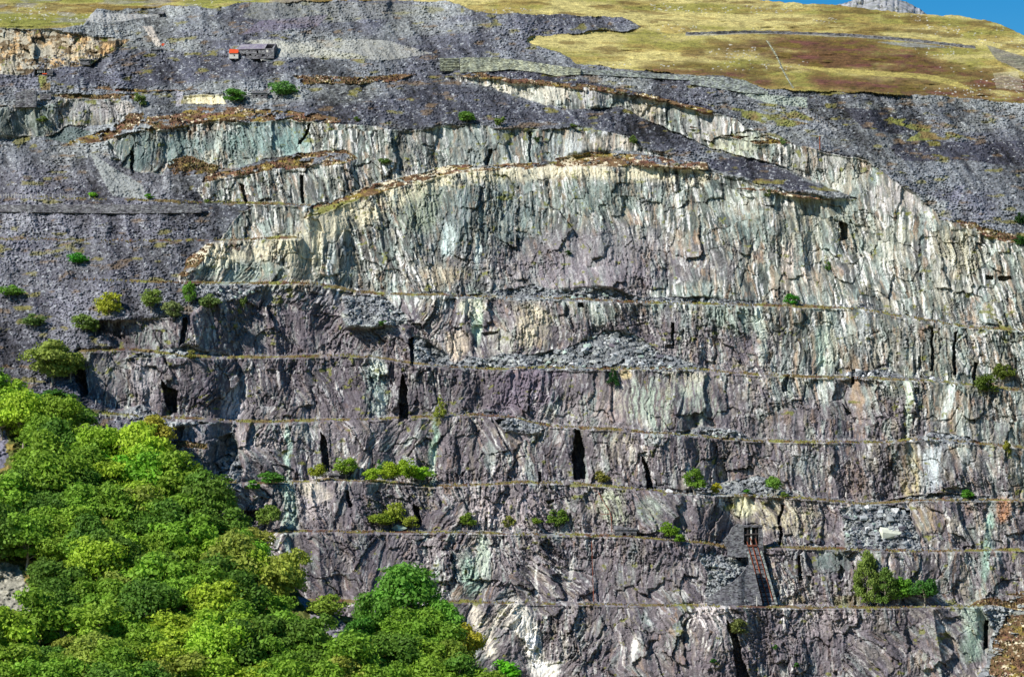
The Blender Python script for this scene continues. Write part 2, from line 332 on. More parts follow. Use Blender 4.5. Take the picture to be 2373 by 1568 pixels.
c = mixc(c, [236, 232, 220], 0.9*sstep(0.32, 0.62, streak+0.3*streak2)*np.maximum(zonew, green*0.7))
c = mixc(c, [70, 68, 64], 0.8*sstep(0.02, 0.5, -streak+0.2*streak2)*(0.35+0.65*np.maximum(zoned, 0.7*green)))
c = mixc(c, [190, 178, 148], 0.42*sstep(0.2, 0.7, fbm(wpx/1.4, wpz/6, 4, 120)+0.2*green+0.15*sstep(1500, 2000, U)-0.1))
c = mixc(c, [176, 134, 92], 0.4*sstep(0.5, 0.85, fbm(wpx/1.2, wpz/5, 3, 123)+0.12*green+0.08*sstep(1500, 2000, U)))
c = mixc(c, [172, 190, 178], 0.5*sstep(0.3, 0.8, fbm(wpx/1.8, wpz/9, 4, 126)+0.2*green))
dk = sstep(1.2, 0.5, np.sqrt(((U-700)/560)**2+((V-890)/85)**2)+0.4*patchy)*0.6+0.45*sstep(1.2, 0.5, np.sqrt(((U-640)/330)**2+((V-750)/75)**2)+0.4*patchy)
c = mixc(c, [88, 78, 86], dk*(1-0.6*sstep(0.2, 0.6, streak)))
c = mixc(c, [108, 98, 104], 0.45*(1-green)*sstep(-0.3, 0.4, fbm(wx1/20, wz1/14, 3, 113)))
c = c*(0.66+0.20*q1+(0.30+0.25*green)*v1+0.24*fine+0.16*rough+0.1*(b1-0.5)+0.08*(a1-0.5))[..., None]
c = mixc(c, [54, 48, 54], 0.45*sstep(0.10, 0, e6)*(v2 > 0.5)); c = mixc(c, [222, 220, 214], (0.45+0.35*green)*((v2 > 0.90) & (streak > -0.2)))
lum = c.mean(axis=2, keepdims=True); c = lum+(c-lum)*0.78
c = mixc(c, [50, 44, 50], 0.35*crackB*(1-0.7*smoothm)*(q2 > 0.4)+0.35*crackA)
c = mixc(c, [226, 216, 184], blur(cr.astype(np.float32), 6)*sstep(-0.5, 0.3, n1+0.7*streak+0.3*fine+0.1)*0.85)
# named marks: centre, radii, lean (deg, + leans down to the right), colour, strength, streakiness
MARKS = [
 (1225,1475,26,90,24,(255,250,235),1.0,.35),(1120,1460,22,75,20,(236,226,205),.9,.8),(1170,1425,45,28,12,(240,232,212),.8,.8),(1262,1555,30,30,10,(250,246,236),.9,.4),
 (1467,1515,9,45,-4,(250,248,240),.95,.3),(1640,1425,55,35,0,(225,215,210),.8,.9),(1930,1440,90,28,0,(226,212,208),.6,1),(2260,1450,30,80,-6,(178,196,176),.9,.5),(2245,1500,28,40,0,(150,172,150),.8,.5),
 (1005,1050,11,75,-4,(176,206,180),1,.4),(1004,1080,6,45,0,(235,240,225),.8,.3),(668,1040,8,75,0,(186,210,192),1,.4),(672,1175,18,70,6,(172,196,178),.9,.6),(672,1280,10,60,14,(180,200,186),.7,.5),
 (735,1142,36,22,-25,(238,228,196),1,.4),(740,1170,40,60,0,(196,186,186),.7,.6),(1120,1290,16,60,4,(196,208,186),.9,.5),(1090,1340,26,60,12,(164,190,170),.9,.7),(1325,1330,7,70,-10,(232,230,220),.8,.4),(1240,1350,4,60,0,(240,238,230),.8,.3),
 (1107,740,12,70,0,(196,216,190),1,.5),(1095,712,34,24,0,(226,224,196),.9,.6),(1230,760,40,60,-10,(218,206,176),.85,.7),(1060,800,34,34,0,(220,202,176),.85,.5),(1160,790,26,50,0,(196,196,180),.7,.8),
 (872,900,26,66,10,(166,182,170),.9,.8),(880,850,20,14,0,(220,228,214),.8,.4),(880,940,12,40,0,(226,232,220),.6,.4),(1500,930,70,60,-25,(176,188,168),.85,1),(1580,880,60,30,0,(200,196,170),.6,1),(1450,870,18,16,0,(224,204,150),.8,.3),
 (1620,930,60,50,0,(160,172,156),.6,1),(1765,760,14,70,2,(226,234,218),1,.4),(1700,740,70,40,0,(176,192,176),.6,.9),(1905,790,14,60,0,(186,206,188),.9,.5),(1925,770,16,70,0,(200,208,186),.6,.7),(2005,780,22,60,0,(206,210,206),.7,.8),
 (2106,930,9,70,-2,(206,218,196),.95,.5),(2200,930,10,70,-16,(216,224,216),.9,.4),(2288,1270,10,110,-6,(160,190,172),.95,.5),(1980,1100,26,60,0,(150,128,110),.5,.9),(2110,1090,22,70,0,(206,190,140),.6,.9),(2160,1080,30,60,0,(196,204,206),.7,.8),
 (1100,510,170,110,0,(88,106,108),.7,.9),(1040,555,18,45,6,(214,228,222),.9,.5),(1108,575,7,50,0,(222,232,222),.9,.3),(960,480,60,70,0,(160,168,140),.6,.8),(1380,460,110,40,0,(120,136,128),.6,.7),(1900,520,120,60,0,(150,150,128),.5,.9),
 (1730,520,70,50,0,(112,130,124),.6,.9),(1700,470,60,40,0,(196,200,184),.5,.8),(2210,600,60,80,-8,(196,190,160),.6,.9),(2060,560,60,50,0,(190,190,170),.5,.9),(2190,640,30,50,0,(214,214,206),.7,.8),
 (700,620,40,50,0,(196,180,150),.5,.6),(1030,640,60,30,0,(196,180,150),.6,.7),(700,570,60,50,0,(214,208,176),.6,.8),(560,630,110,26,0,(160,176,160),.6,.8),
 (320,345,60,50,-4,(82,104,104),.8,.6),(420,350,60,45,0,(110,134,130),.7,.6),(620,320,90,45,0,(124,150,146),.7,.7),(560,350,50,35,-25,(118,140,132),.6,.6),(680,340,40,40,0,(140,168,160),.8,.6),
 (930,330,50,35,0,(96,112,106),.7,.8),(1100,340,90,45,0,(128,140,136),.6,.8),(1010,320,40,20,0,(150,152,146),.5,.6),(1330,335,26,35,-20,(220,214,204),.8,.4),(1420,330,50,20,0,(206,190,170),.7,.6),(1300,345,60,40,0,(160,172,172),.6,.8),
 (1260,225,80,22,12,(214,208,190),.95,.6),(1170,200,90,12,8,(224,216,196),.85,.6),(1380,225,60,18,0,(186,182,180),.8,.7),(1500,250,60,25,20,(196,186,164),.8,.7),(1630,290,60,30,20,(178,176,172),.8,.7),(1700,340,70,30,15,(186,190,164),.8,.8),(1880,380,80,35,20,(172,170,162),.8,.7),
 (2060,450,50,50,40,(176,170,166),.7,.8),(2110,460,30,40,45,(186,178,174),.6,.8),(1960,420,60,26,10,(196,194,176),.6,.7),
 (60,110,90,40,0,(196,182,150),.7,.2),(200,125,70,28,-10,(226,202,160),.9,.2),(90,145,50,18,0,(214,212,196),.8,.2),(140,100,20,30,30,(150,122,80),.6,.2),
 (60,280,80,40,0,(74,84,72),.8,.9),(220,255,80,30,0,(158,154,154),.8,.5),(290,245,25,16,0,(190,182,174),.7,.3),(470,230,50,14,0,(226,216,176),.95,.3),
 (300,785,40,30,0,(50,38,34),.7,1),(350,780,50,30,0,(160,170,160),.5,1),(240,770,25,20,0,(50,38,34),.7,.8),(720,770,200,60,0,(106,98,106),.5,.6),(560,770,60,40,0,(110,112,108),.5,.6),(650,690,60,20,0,(150,148,150),.6,.4),
 (760,700,40,20,0,(150,150,154),.5,.5),(250,870,60,40,0,(150,150,144),.6,.6),(330,880,30,50,0,(190,182,180),.6,.6),(540,940,26,45,0,(214,206,206),.7,.9),(480,900,50,40,0,(80,74,84),.5,.6),(1130,900,110,40,0,(86,78,86),.6,.5),(1210,900,90,50,20,(134,120,134),.6,.4),
 (510,1040,36,50,0,(62,68,68),.8,.6),(450,1000,50,30,0,(150,150,158),.5,.5),(590,1020,50,40,0,(196,186,182),.6,.9),(1410,930,50,60,20,(170,150,140),.5,.9),(1600,1050,90,40,0,(96,86,92),.6,.8),(1430,1040,50,50,-15,(190,176,150),.5,.9),
 (2075,1070,40,50,0,(74,62,62),.7,.9),(1870,1080,60,40,0,(150,160,156),.5,.8),(1720,1175,26,36,0,(222,218,176),.9,.4),(1820,1200,80,45,-6,(196,184,140),.5,.9),(1200,1180,120,40,0,(198,184,184),.6,.9),(1090,1160,60,40,0,(200,190,186),.5,1),
 (900,1170,140,40,0,(100,94,102),.6,.5),(1420,1180,40,50,0,(176,184,150),.6,.9),(1500,1190,26,40,0,(170,186,166),.6,.7),(1000,1210,60,20,0,(90,80,80),.6,.6),(2050,1235,50,26,0,(232,228,206),.9,.3),(1930,1300,50,30,0,(110,126,120),.8,.5),
 (2150,1210,40,40,0,(170,146,100),.5,.9),(2325,1180,20,30,0,(186,130,80),.7,.5),(2300,1000,60,60,0,(160,170,160),.5,.8),(2100,780,120,60,0,(160,158,150),.4,.9),(1560,1540,200,40,0,(110,100,106),.6,.5),(1860,1500,160,60,20,(104,96,102),.6,.5),
 (820,1400,16,12,0,(214,206,206),.9,.2),(1850,660,60,40,0,(176,160,140),.5,.8),(1830,600,20,50,-8,(196,176,160),.6,.7),(1985,900,14,90,6,(168,142,112),.7,.5),(1345,640,200,60,0,(146,136,142),.6,.5),(1400,560,150,60,0,(150,146,146),.5,.5),
]
for cx0, cy0, ra, rb, lean, col, st, sk in MARKS:
    R = max(ra, rb)*1.5+10
    s = (slice(None), slice(*np.searchsorted(u, [cx0-R, cx0+R])))
    du = U[s]-cx0+5*n1[s]; dv = V[s]-cy0+5*n2[s]; a = math.radians(lean)
    x_ = (du*math.cos(a)-dv*math.sin(a))/ra; y_ = (du*math.sin(a)+dv*math.cos(a))/rb
    r_ = np.sqrt(x_*x_+y_*y_)+0.35*n2[s]
    w_ = sstep(1.25, 0.55, r_)*st*(1-sk+sk*sstep(-0.35, 0.35, streak[s]+0.5*streak2[s]))*cw[s]
    c[s] = c[s]+(lin(col)[None, None, :]*(0.85+0.3*q1[s])[..., None]-c[s])*w_[..., None]
rqn = sstep(0.0, 0.4, fbm(Xm/6, Zm/3, 3, 130))
c = mixc(c, [170, 162, 142], 0.6*m_rq); c = mixc(c, [92, 74, 48], m_rq*0.9*sstep(0.0, 0.25, fbm(Xm/4, Zm/2, 4, 131, 0.7)+0.2*rqn-0.1)); c = mixc(c, [222, 184, 130], m_rq*0.6*sstep(0.2, 0.5, fbm(Xm/5+7, Zm/4, 4, 132, 0.7)))
# tips
s_ = base([112, 115, 117])
s_ = mixc(s_, [94, 95, 102], sstep(-0.1, 0.6, fbm(Xm/30, Zm/14, 3, 140)))
s_ = mixc(s_, [138, 141, 136], 0.8*sstep(0.0, 0.6, fbm(Xm/34+5, Zm/12, 3, 143)+0.3*sstep(220, 120, V)*sstep(1250, 950, U)))
s_ = mixc(s_, [66, 66, 76], 0.9*mask([[(2080,325),(2200,330),(2600,325),(2600,390),(2373,385),(2240,372),(2100,372),(2060,345)],[(1640,245),(1250,165),(1100,165),(1250,188),(1400,205),(1650,258)],[(1950,250),(2060,255),(2120,300),(2080,312),(2000,295)],[(1640,370),(1700,362),(1800,385),(1930,450),(1800,430),(1650,392)]]))
s_ = mixc(s_, [80, 81, 90], 0.85*blur(mask([[(840,240),(1000,196),(1060,190),(1200,225),(1330,258),(1440,250),(1560,305),(1640,350),(1560,362),(1450,312),(1350,292),(1130,284),(960,296),(850,278)],[(120,120),(330,112),(520,128),(760,140),(640,176),(300,200),(130,200)]]).astype(np.float32), 5))
left = sstep(560, 300, U)*sstep(330, 420, V)
s_ = mixc(s_, [106, 104, 110], 0.75*left); s_ = mixc(s_, [80, 79, 86], 0.6*left*sstep(0, .5, fbm(Xm/12, Zm/6, 3, 144)))
s_ = s_*(0.72+0.58*t1+0.42*patch+0.3*tip+0.35*fine+0.5*gul)[..., None]*np.array([0.93, 0.94, 0.97], np.float32)
s_ = mixc(s_, [186, 190, 190], 0.75*(t2 > 0.86)*sstep(-0.1, 0.5, fine+0.4*gul)); s_ = mixc(s_, [62, 60, 68], 0.6*(t2 < 0.12))
s_ = mixc(s_, [116, 96, 70], 0.65*sstep(0.42, 0.8, fbm((Xm-0.4*Zm)/6, Zm/2.2, 4, 146)+0.06*sstep(500, 350, V)-0.14))
s_ = mixc(s_, [126, 120, 44], 0.6*sstep(0.55, 0.8, fbm(Xm/7+9, Zm/2.5, 4, 149)))
for poly, col, w_ in [([(205,350),(330,430),(340,460),(260,455)],(150,154,150),.85),([(820,92),(900,95),(1000,125),(900,140),(640,132),(640,100)],(170,170,160),.6),([(330,60),(352,60),(375,105),(362,108)],(200,190,176),.9),
    ([(560,95),(640,92),(830,130),(780,134),(640,120)],(178,178,164),.7),([(200,30),(370,35),(270,52),(200,52)],(172,172,168),.85),([(104,320),(130,298),(170,294),(214,306),(160,332)],(92,108,104),.8),([(33,212),(85,210),(82,245),(40,245)],(150,148,160),.8),
    ([(1855,255),(1870,252),(1945,303),(1915,303)],(150,152,152),.9),([(1700,212),(1870,228),(1870,250),(1780,240)],(166,176,160),.8),([(2215,430),(2235,430),(2210,500),(2180,510)],(140,140,156),.5),
    ([(1000,462),(1000,462),(1000,462)],(0,0,0),0),([(590,0),(1000,10),(1040,30),(700,60),(560,40)],(132,134,126),.5),([(410,208),(425,208),(420,245),(408,245)],(180,176,184),.6),([(0,474),(462,474),(468,490),(0,488)],(168,168,174),.6),([(600,50),(760,35),(740,60),(560,80)],(112,104,120),.6)]:
    m = inpoly(U+1.5*n1, V+1.5*n2, poly); s_ = mixc(s_, col, w_*m*(0.65+0.5*t1))
s_r = base([146, 150, 150])*(0.5+0.95*k1)[..., None]
s_r = mixc(s_r, [224, 228, 220], 0.8*(k2 > 0.86)); s_r = mixc(s_r, [48, 46, 52], 0.6*sstep(0.10, 0, e5))
s_ = np.where(rubk[..., None], s_*0.35+s_r*0.65, s_)
# heather and dry moor grass
h_ = base([114, 90, 62]); h_ = mixc(h_, [84, 60, 42], sstep(-0.2, 0.5, fbm(Xm/3, Zm/1.2, 3, 150))); h_ = mixc(h_, [124, 80, 72], 0.5*sstep(0.2, 0.6, fbm(Xm/4+8, Zm/1.5, 3, 153)))
h_ = mixc(h_, [140, 124, 56], 0.8*sstep(0.35, 0.7, fbm(Xm/5+3, Zm/1.6, 3, 156))); h_ = mixc(h_, [220, 208, 176], 0.9*sstep(0.3, 0.45, fbm(Xm/1.6, Zm/0.9, 4, 159, 0.7)+0.3*n1-0.22+0.2*(V > 340)*(U > 700)))
h_ *= (0.7+0.6*t1)[..., None]
# hill grass
tuft = fbm(Xm/1.6, Zm/0.35, 3, 160); bandn = fbm(Xm/26, Zm/5, 4, 163)
g_ = base([206, 192, 122]); g_ = mixc(g_, [140, 136, 60], 0.85*sstep(-0.15, 0.6, 0.3*tuft+bandn+(V-60)/400+0.25*sstep(1700, 2200, U)))
g_ = mixc(g_, [172, 150, 84], sstep(0.1, 0.5, fbm(Xm/12, Zm/2.5, 3, 166))*0.7)
g_ = mixc(g_, [118, 96, 52], 0.75*sstep(0.25, 0.75, 0.25*tuft+ fbm(Xm/11+4, Zm/2.4, 4, 169)+0.18*sstep(1650, 2150, U)))
bhm = blur(m_bh.astype(np.float32), 9)*sstep(-0.9, 0.1, fbm(Xm/20+2, Zm/4, 4, 172)+0.3*tuft+0.1)
g_ = mixc(g_, [108, 80, 50], bhm); g_ = mixc(g_, [122, 74, 72], bhm*0.6*sstep(0.1, 0.5, fbm(Xm/9, Zm/2, 3, 175)))
g_ = mixc(g_, [118, 104, 40], bhm*0.7*sstep(0.0, 0.5, fbm(Xm/5, Zm/1.2, 3, 178)))
g_ = mixc(g_, [122, 100, 48], m_tl*0.9*sstep(0.3, -0.2, bandn)); g_ = mixc(g_, [134, 140, 62], m_tl*0.6*sstep(0.0, 0.4, bandn)); g_ = mixc(g_, [150, 148, 140], m_tl*0.6*sstep(0.1, 0.5, fbm(Xm/8, Zm/2, 3, 181)))
g_ = mixc(g_, [200, 198, 186], 0.8*((t1 > 0.95) & (fbm(Xm/20, Zm/5, 2, 184)+0.35*sstep(1950, 2300, U)-0.1*sstep(90, 40, V) > 0.38)))
for poly, col, w_ in [([(1590,78),(1750,73),(1960,78),(2110,90),(2260,108),(2260,114),(2100,97),(1960,86),(1750,78),(1590,84)],(160,160,152),.7),([(2285,104),(2373,132),(2600,190),(2600,250),(2373,168),(2310,138)],(122,122,122),.7),
    ([(1120,28),(1440,38),(1492,66),(1440,76),(1240,82)],(0,0,0),0),([(1776,95),(1780,95),(1840,205),(1836,205)],(150,150,120),.7),([(2030,98),(2120,100),(2200,112),(2100,110)],(150,152,144),.8),([(1810,150),(1960,160),(2150,172),(2210,185),(2265,212),(2230,205),(2150,184),(1960,172)],(186,172,96),.85),
    ([(1350,78),(1500,74),(1560,80),(1440,80)],(124,122,60),.6),([(2300,170),(2360,165),(2373,210),(2310,205)],(206,198,170),.35)]:
    m = inpoly(U+2*n1, V+1.2*n2, poly); g_ = mixc(g_, col, w_*m)
g_ *= (0.82+0.30*tuft+0.25*(t1-0.5))[..., None]
grn = base([128, 130, 66])*(0.75+0.4*t1)[..., None]; grn = mixc(grn, [120, 102, 62], sstep(0, 0.5, n2))
col = c*cw[..., None]+s_*sw[..., None]+h_*hw[..., None]+g_*gw[..., None]
col = col+(grn-col)*(m_gn*sstep(-0.6, -0.2, n1)*0.9*(1-cw*0.5))[..., None]
# turf on the galleries, sprigs of green on the faces
bt = (np.abs(bdist-1.2*n1) < 2.3+2.2*n2)*sstep(-0.5, -0.1, n1+fbm(U/25,V/30,3,187)+0.25*(V > 1000))*((cw > 0)|(U > 300))
turf = base([120, 104, 60]); turf = mixc(turf, [136, 138, 62], sstep(0.0, 0.5, fbm(U/30, V/30, 3, 190))); turf = mixc(turf, [96, 62, 42], sstep(0.1, 0.5, fbm(U/22+9, V/30, 3, 193)))
col = col+(turf*(0.75+0.5*t1)[..., None]-col)*(0.9*bt)[..., None]
spr = cw*sstep(0.78, 0.95, fbm(Xm/2.4, Zm/1.8, 4, 196)+0.25*sstep(0.2, 0.7, fbm(Xm/22, Zm/14, 2, 199)))
col = col+(base([120, 122, 50])-col)*(0.75*spr)[..., None]
grey = col.mean(axis=2, keepdims=True)
if True:                                                  # sheep-cropped tussocks and peat breaks on the hill
    g2 = gw*sstep(0.25, 0.6, fbm(Xm/3.2, Zm/0.8, 4, 195, 0.7)); col = col*(1-0.28*g2)[..., None]
col = np.clip(col, 0.012, 0.86)*0.92

def grid_mesh(name, X, Y, Z, col=None, back=None):
    nv, nu = X.shape
    co = np.stack([X, Y, Z], -1).reshape(-1, 3).astype(np.float32)
    idx = np.arange(nv*nu, dtype=np.int32).reshape(nv, nu)
    q = np.stack([idx[1:, :-1], idx[1:, 1:], idx[:-1, 1:], idx[:-1, :-1]], -1).reshape(-1, 4)
    me = bpy.data.meshes.new(name)
    me.vertices.add(len(co)); me.vertices.foreach_set('co', co.ravel())
    me.loops.add(q.size); me.loops.foreach_set('vertex_index', q.ravel())
    me.polygons.add(len(q)); me.polygons.foreach_set('loop_start', np.arange(0, q.size, 4, dtype=np.int32)); me.polygons.foreach_set('loop_total', np.full(len(q), 4, np.int32))
    me.update(calc_edges=True)
    if col is not None:
        a = me.color_attributes.new('ground', 'FLOAT_COLOR', 'POINT')
        a.data.foreach_set('color', np.concatenate([col.reshape(-1, 3), np.ones((nv*nu, 1), np.float32)], 1).astype(np.float32).ravel())
    return me
# the far side falls away behind the skyline
bx = np.stack([Px[0]*(1+0.25*k) for k in (2, 1)]); by = np.stack([Py[0]+k*300 for k in (2, 1)]); bz = np.stack([Pz[0]-k*60-10 for k in (2, 1)])
me = grid_mesh('hillside', np.concatenate([bx, Px]), np.concatenate([by, Py]), np.concatenate([bz, Pz]), np.concatenate([np.stack([col[0]]*2), col]))

# ------------------------------------------------------------------ materials
def mat(name, rgb=None, rough=0.85, spec=0.25, var=0.25, scale=2.0, bump=0.3, attr=None, objcol=False, trans=0, metal=0, var_scale=None, rgb2=None, courses=0):
    m = bpy.data.materials.new(name); m.use_nodes = True; n = m.node_tree; L = n.links
    b = n.nodes['Principled BSDF']; b.inputs['Roughness'].default_value = rough; b.inputs['Specular IOR Level'].default_value = spec; b.inputs['Metallic'].default_value = metal
    tc = n.nodes.new('ShaderNodeTexCoord'); no = n.nodes.new('ShaderNodeTexNoise'); no.inputs['Scale'].default_value = scale; no.inputs['Detail'].default_value = 6; no.inputs['Roughness'].default_value = 0.65
    L.new(tc.outputs['Object'], no.inputs['Vector'])
    if attr:
        a = n.nodes.new('ShaderNodeAttribute'); a.attribute_name = attr; src = a.outputs['Color']
    elif objcol:
        a = n.nodes.new('ShaderNodeObjectInfo'); src = a.outputs['Color']
    else:
        if rgb2 is not None:
            mm = n.nodes.new('ShaderNodeMix'); mm.data_type = 'RGBA'; no2 = n.nodes.new('ShaderNodeTexNoise'); no2.inputs['Scale'].default_value = var_scale or scale*0.5
            L.new(tc.outputs['Object'], no2.inputs['Vector']); cr_ = n.nodes.new('ShaderNodeValToRGB'); cr_.color_ramp.elements[0].position = .4; cr_.color_ramp.elements[1].position = .6
            L.new(no2.outputs[0], cr_.inputs[0]); L.new(cr_.outputs[0], mm.inputs[0])
            mm.inputs[6].default_value = (*lin(rgb), 1); mm.inputs[7].default_value = (*lin(rgb2), 1); src = mm.outputs[2]
        else:
            a = n.nodes.new('ShaderNodeRGB'); a.outputs[0].default_value = (*lin(rgb), 1); src = a.outputs[0]
    mr = n.nodes.new('ShaderNodeMapRange'); mr.inputs['From Min'].default_value = 0.3; mr.inputs['From Max'].default_value = 0.7; mr.inputs['To Min'].default_value = 1-var; mr.inputs['To Max'].default_value = 1+var
    L.new(no.outputs[0], mr.inputs['Value'])
    mx = n.nodes.new('ShaderNodeVectorMath'); mx.operation = 'SCALE'; L.new(src, mx.inputs[0]); L.new(mr.outputs[0], mx.inputs['Scale'])
    L.new(mx.outputs[0], b.inputs['Base Color'])
    if attr:
        mp = n.nodes.new('ShaderNodeMapping'); mp.inputs['Scale'].default_value = (1, 1, .16); n2_ = n.nodes.new('ShaderNodeTexNoise'); n2_.inputs['Scale'].default_value = 2.2; n2_.inputs['Detail'].default_value = 4
        L.new(tc.outputs['Object'], mp.inputs[0]); L.new(mp.outputs[0], n2_.inputs['Vector'])
        mr2 = n.nodes.new('ShaderNodeMapRange'); mr2.inputs['From Min'].default_value = .35; mr2.inputs['From Max'].default_value = .65; mr2.inputs['To Min'].default_value = .80; mr2.inputs['To Max'].default_value = 1.2
        L.new(n2_.outputs[0], mr2.inputs['Value']); mx2 = n.nodes.new('ShaderNodeVectorMath'); mx2.operation = 'SCALE'; L.new(mx.outputs[0], mx2.inputs[0]); L.new(mr2.outputs[0], mx2.inputs['Scale']); L.new(mx2.outputs[0], b.inputs['Base Color'])
    if courses:
        mp = n.nodes.new('ShaderNodeMapping'); mp.inputs['Scale'].default_value = (1.3, 1.3, 3.4); vo = n.nodes.new('ShaderNodeTexVoronoi'); vo.inputs['Scale'].default_value = courses
        L.new(tc.outputs['Object'], mp.inputs[0]); L.new(mp.outputs[0], vo.inputs['Vector']); sc_ = n.nodes.new('ShaderNodeSeparateColor'); L.new(vo.outputs['Color'], sc_.inputs[0])
        mr2 = n.nodes.new('ShaderNodeMapRange'); mr2.inputs['To Min'].default_value = .3; mr2.inputs['To Max'].default_value = 1.9
        L.new(sc_.outputs[0], mr2.inputs['Value']); mx2 = n.nodes.new('ShaderNodeVectorMath'); mx2.operation = 'SCALE'; L.new(mx.outputs[0], mx2.inputs[0]); L.new(mr2.outputs[0], mx2.inputs['Scale']); L.new(mx2.outputs[0], b.inputs['Base Color'])
    if bump:
        bp = n.nodes.new('ShaderNodeBump'); bp.inputs['Strength'].default_value = bump; bp.inputs['Distance'].default_value = 0.3
        L.new(no.outputs[0], bp.inputs['Height']); L.new(bp.outputs[0], b.inputs['Normal'])
    if trans:
        out = n.nodes['Material Output']; tr = n.nodes.new('ShaderNodeBsdfTranslucent'); ms = n.nodes.new('ShaderNodeMixShader'); ms.inputs[0].default_value = trans
        L.new(mx.outputs[0], tr.inputs['Color']); L.new(b.outputs[0], ms.inputs[1]); L.new(tr.outputs[0], ms.inputs[2]); L.new(ms.outputs[0], out.inputs['Surface'])
    return m
M_ground = mat('slate_hill', attr='ground', rough=0.8, spec=0.2, var=0.34, scale=2.6, bump=0.6)
me.materials.append(M_ground)
hillo = bpy.data.objects.new('hillside', me); S.collection.objects.link(hillo); hillo['kind'] = 'structure'

# ------------------------------------------------------------------ helpers for things
vsk = sky_y
def depth_at(px, py):
    i = int(np.clip(round((px-u[0])/(u[1]-u[0])), 0, NU-1)); j = int(np.clip(round((py-vsk[i])/(Y1-20-vsk[i])*(NV-1)), 0, NV-1))
    return float(D[j, i])
def at(A, px, py):
    i = int(np.clip(round((px-u[0])/(u[1]-u[0])), 0, NU-1)); j = int(np.clip(round((py-vsk[i])/(Y1-20-vsk[i])*(NV-1)), 0, NV-1)); return A[j, i]
def depth_min(px, py, r=6):
    return min(depth_at(px+a, py+b) for a in (-r, 0, r) for b in (-3, 0))
def tag(o, label=None, cat=None, group=None, kind=None):
    if label: o['label'] = label
    if cat: o['category'] = cat
    if group: o['group'] = group
    if kind: o['kind'] = kind
    return o
def obj(name, me, parent=None, loc=None):
    o = bpy.data.objects.new(name, me); S.collection.objects.link(o)
    if parent: o.parent = parent
    if loc is not None: o.location = loc
    return o
def root(name, loc, label, cat, group=None, rz=0):
    o = bpy.data.objects.new(name, None); S.collection.objects.link(o); o.location = loc; o.rotation_euler.z = rz
    o.empty_display_size = 1; return tag(o, label, cat, group)
class MB:
    def __init__(s): s.v = []; s.f = []
    def add(s, vs, fs):
        b = len(s.v); s.v += [tuple(v) for v in vs]; s.f += [tuple(b+i for i in f) for f in fs]
    def box(s, x0, x1, y0, y1, z0, z1):
        s.add([(x, y, z) for z in (z0, z1) for y in (y0, y1) for x in (x0, x1)], [(0,2,3,1),(4,5,7,6),(0,1,5,4),(1,3,7,5),(3,2,6,7),(2,0,4,6)])
    def prism(s, pts, y0, y1):          # outline in x,z, extruded along y
        n = len(pts); s.add([(x, y0, z) for x, z in pts]+[(x, y1, z) for x, z in pts], [tuple(range(n)), tuple(range(2*n-1, n-1, -1))]+[(i, i+n, (i+1) % n+n, (i+1) % n) for i in range(n)])
    def tube(s, pts, r, n=6, r1=None):
        pts = [Vector(p) for p in pts]; rings = []
        for i, p in enumerate(pts):
            t = (pts[min(i+1, len(pts)-1)]-pts[max(i-1, 0)]).normalized()
            a = t.cross(Vector((0.13, 0.97, 0.21))); a = a.normalized() if a.length > 1e-3 else Vector((1, 0, 0)); b = t.cross(a)
            rr = r+(r1-r)*i/(len(pts)-1) if r1 is not None else r
            rings.append([p+(a*math.cos(2*math.pi*k/n)+b*math.sin(2*math.pi*k/n))*rr for k in range(n)])
        s.add([v for q in rings for v in q], [(i*n+k, i*n+(k+1) % n, (i+1)*n+(k+1) % n, (i+1)*n+k) for i in range(len(pts)-1) for k in range(n)]+[tuple(range(n-1, -1, -1)), tuple((len(pts)-1)*n+k for k in range(n))])
    def wall(s, x0, x1, z0, z1, holes, y0, y1):
        xs = sorted({x0, x1}|{h[0] for h in holes}|{h[1] for h in holes}); zs = sorted({z0, z1}|{h[2] for h in holes}|{h[3] for h in holes})
        for a, b in zip(xs, xs[1:]):
            for c_, d_ in zip(zs, zs[1:]):
                mx, mz = (a+b)/2, (c_+d_)/2
                if not any(h[0] < mx < h[1] and h[2] < mz < h[3] for h in holes): s.box(a, b, y0, y1, c_, d_)
    def build(s, name, m, parent=None, loc=None):
        me = bpy.data.meshes.new(name); me.from_pydata(s.v, [], s.f); me.materials.append(m)
        return obj(name, me, parent, loc)
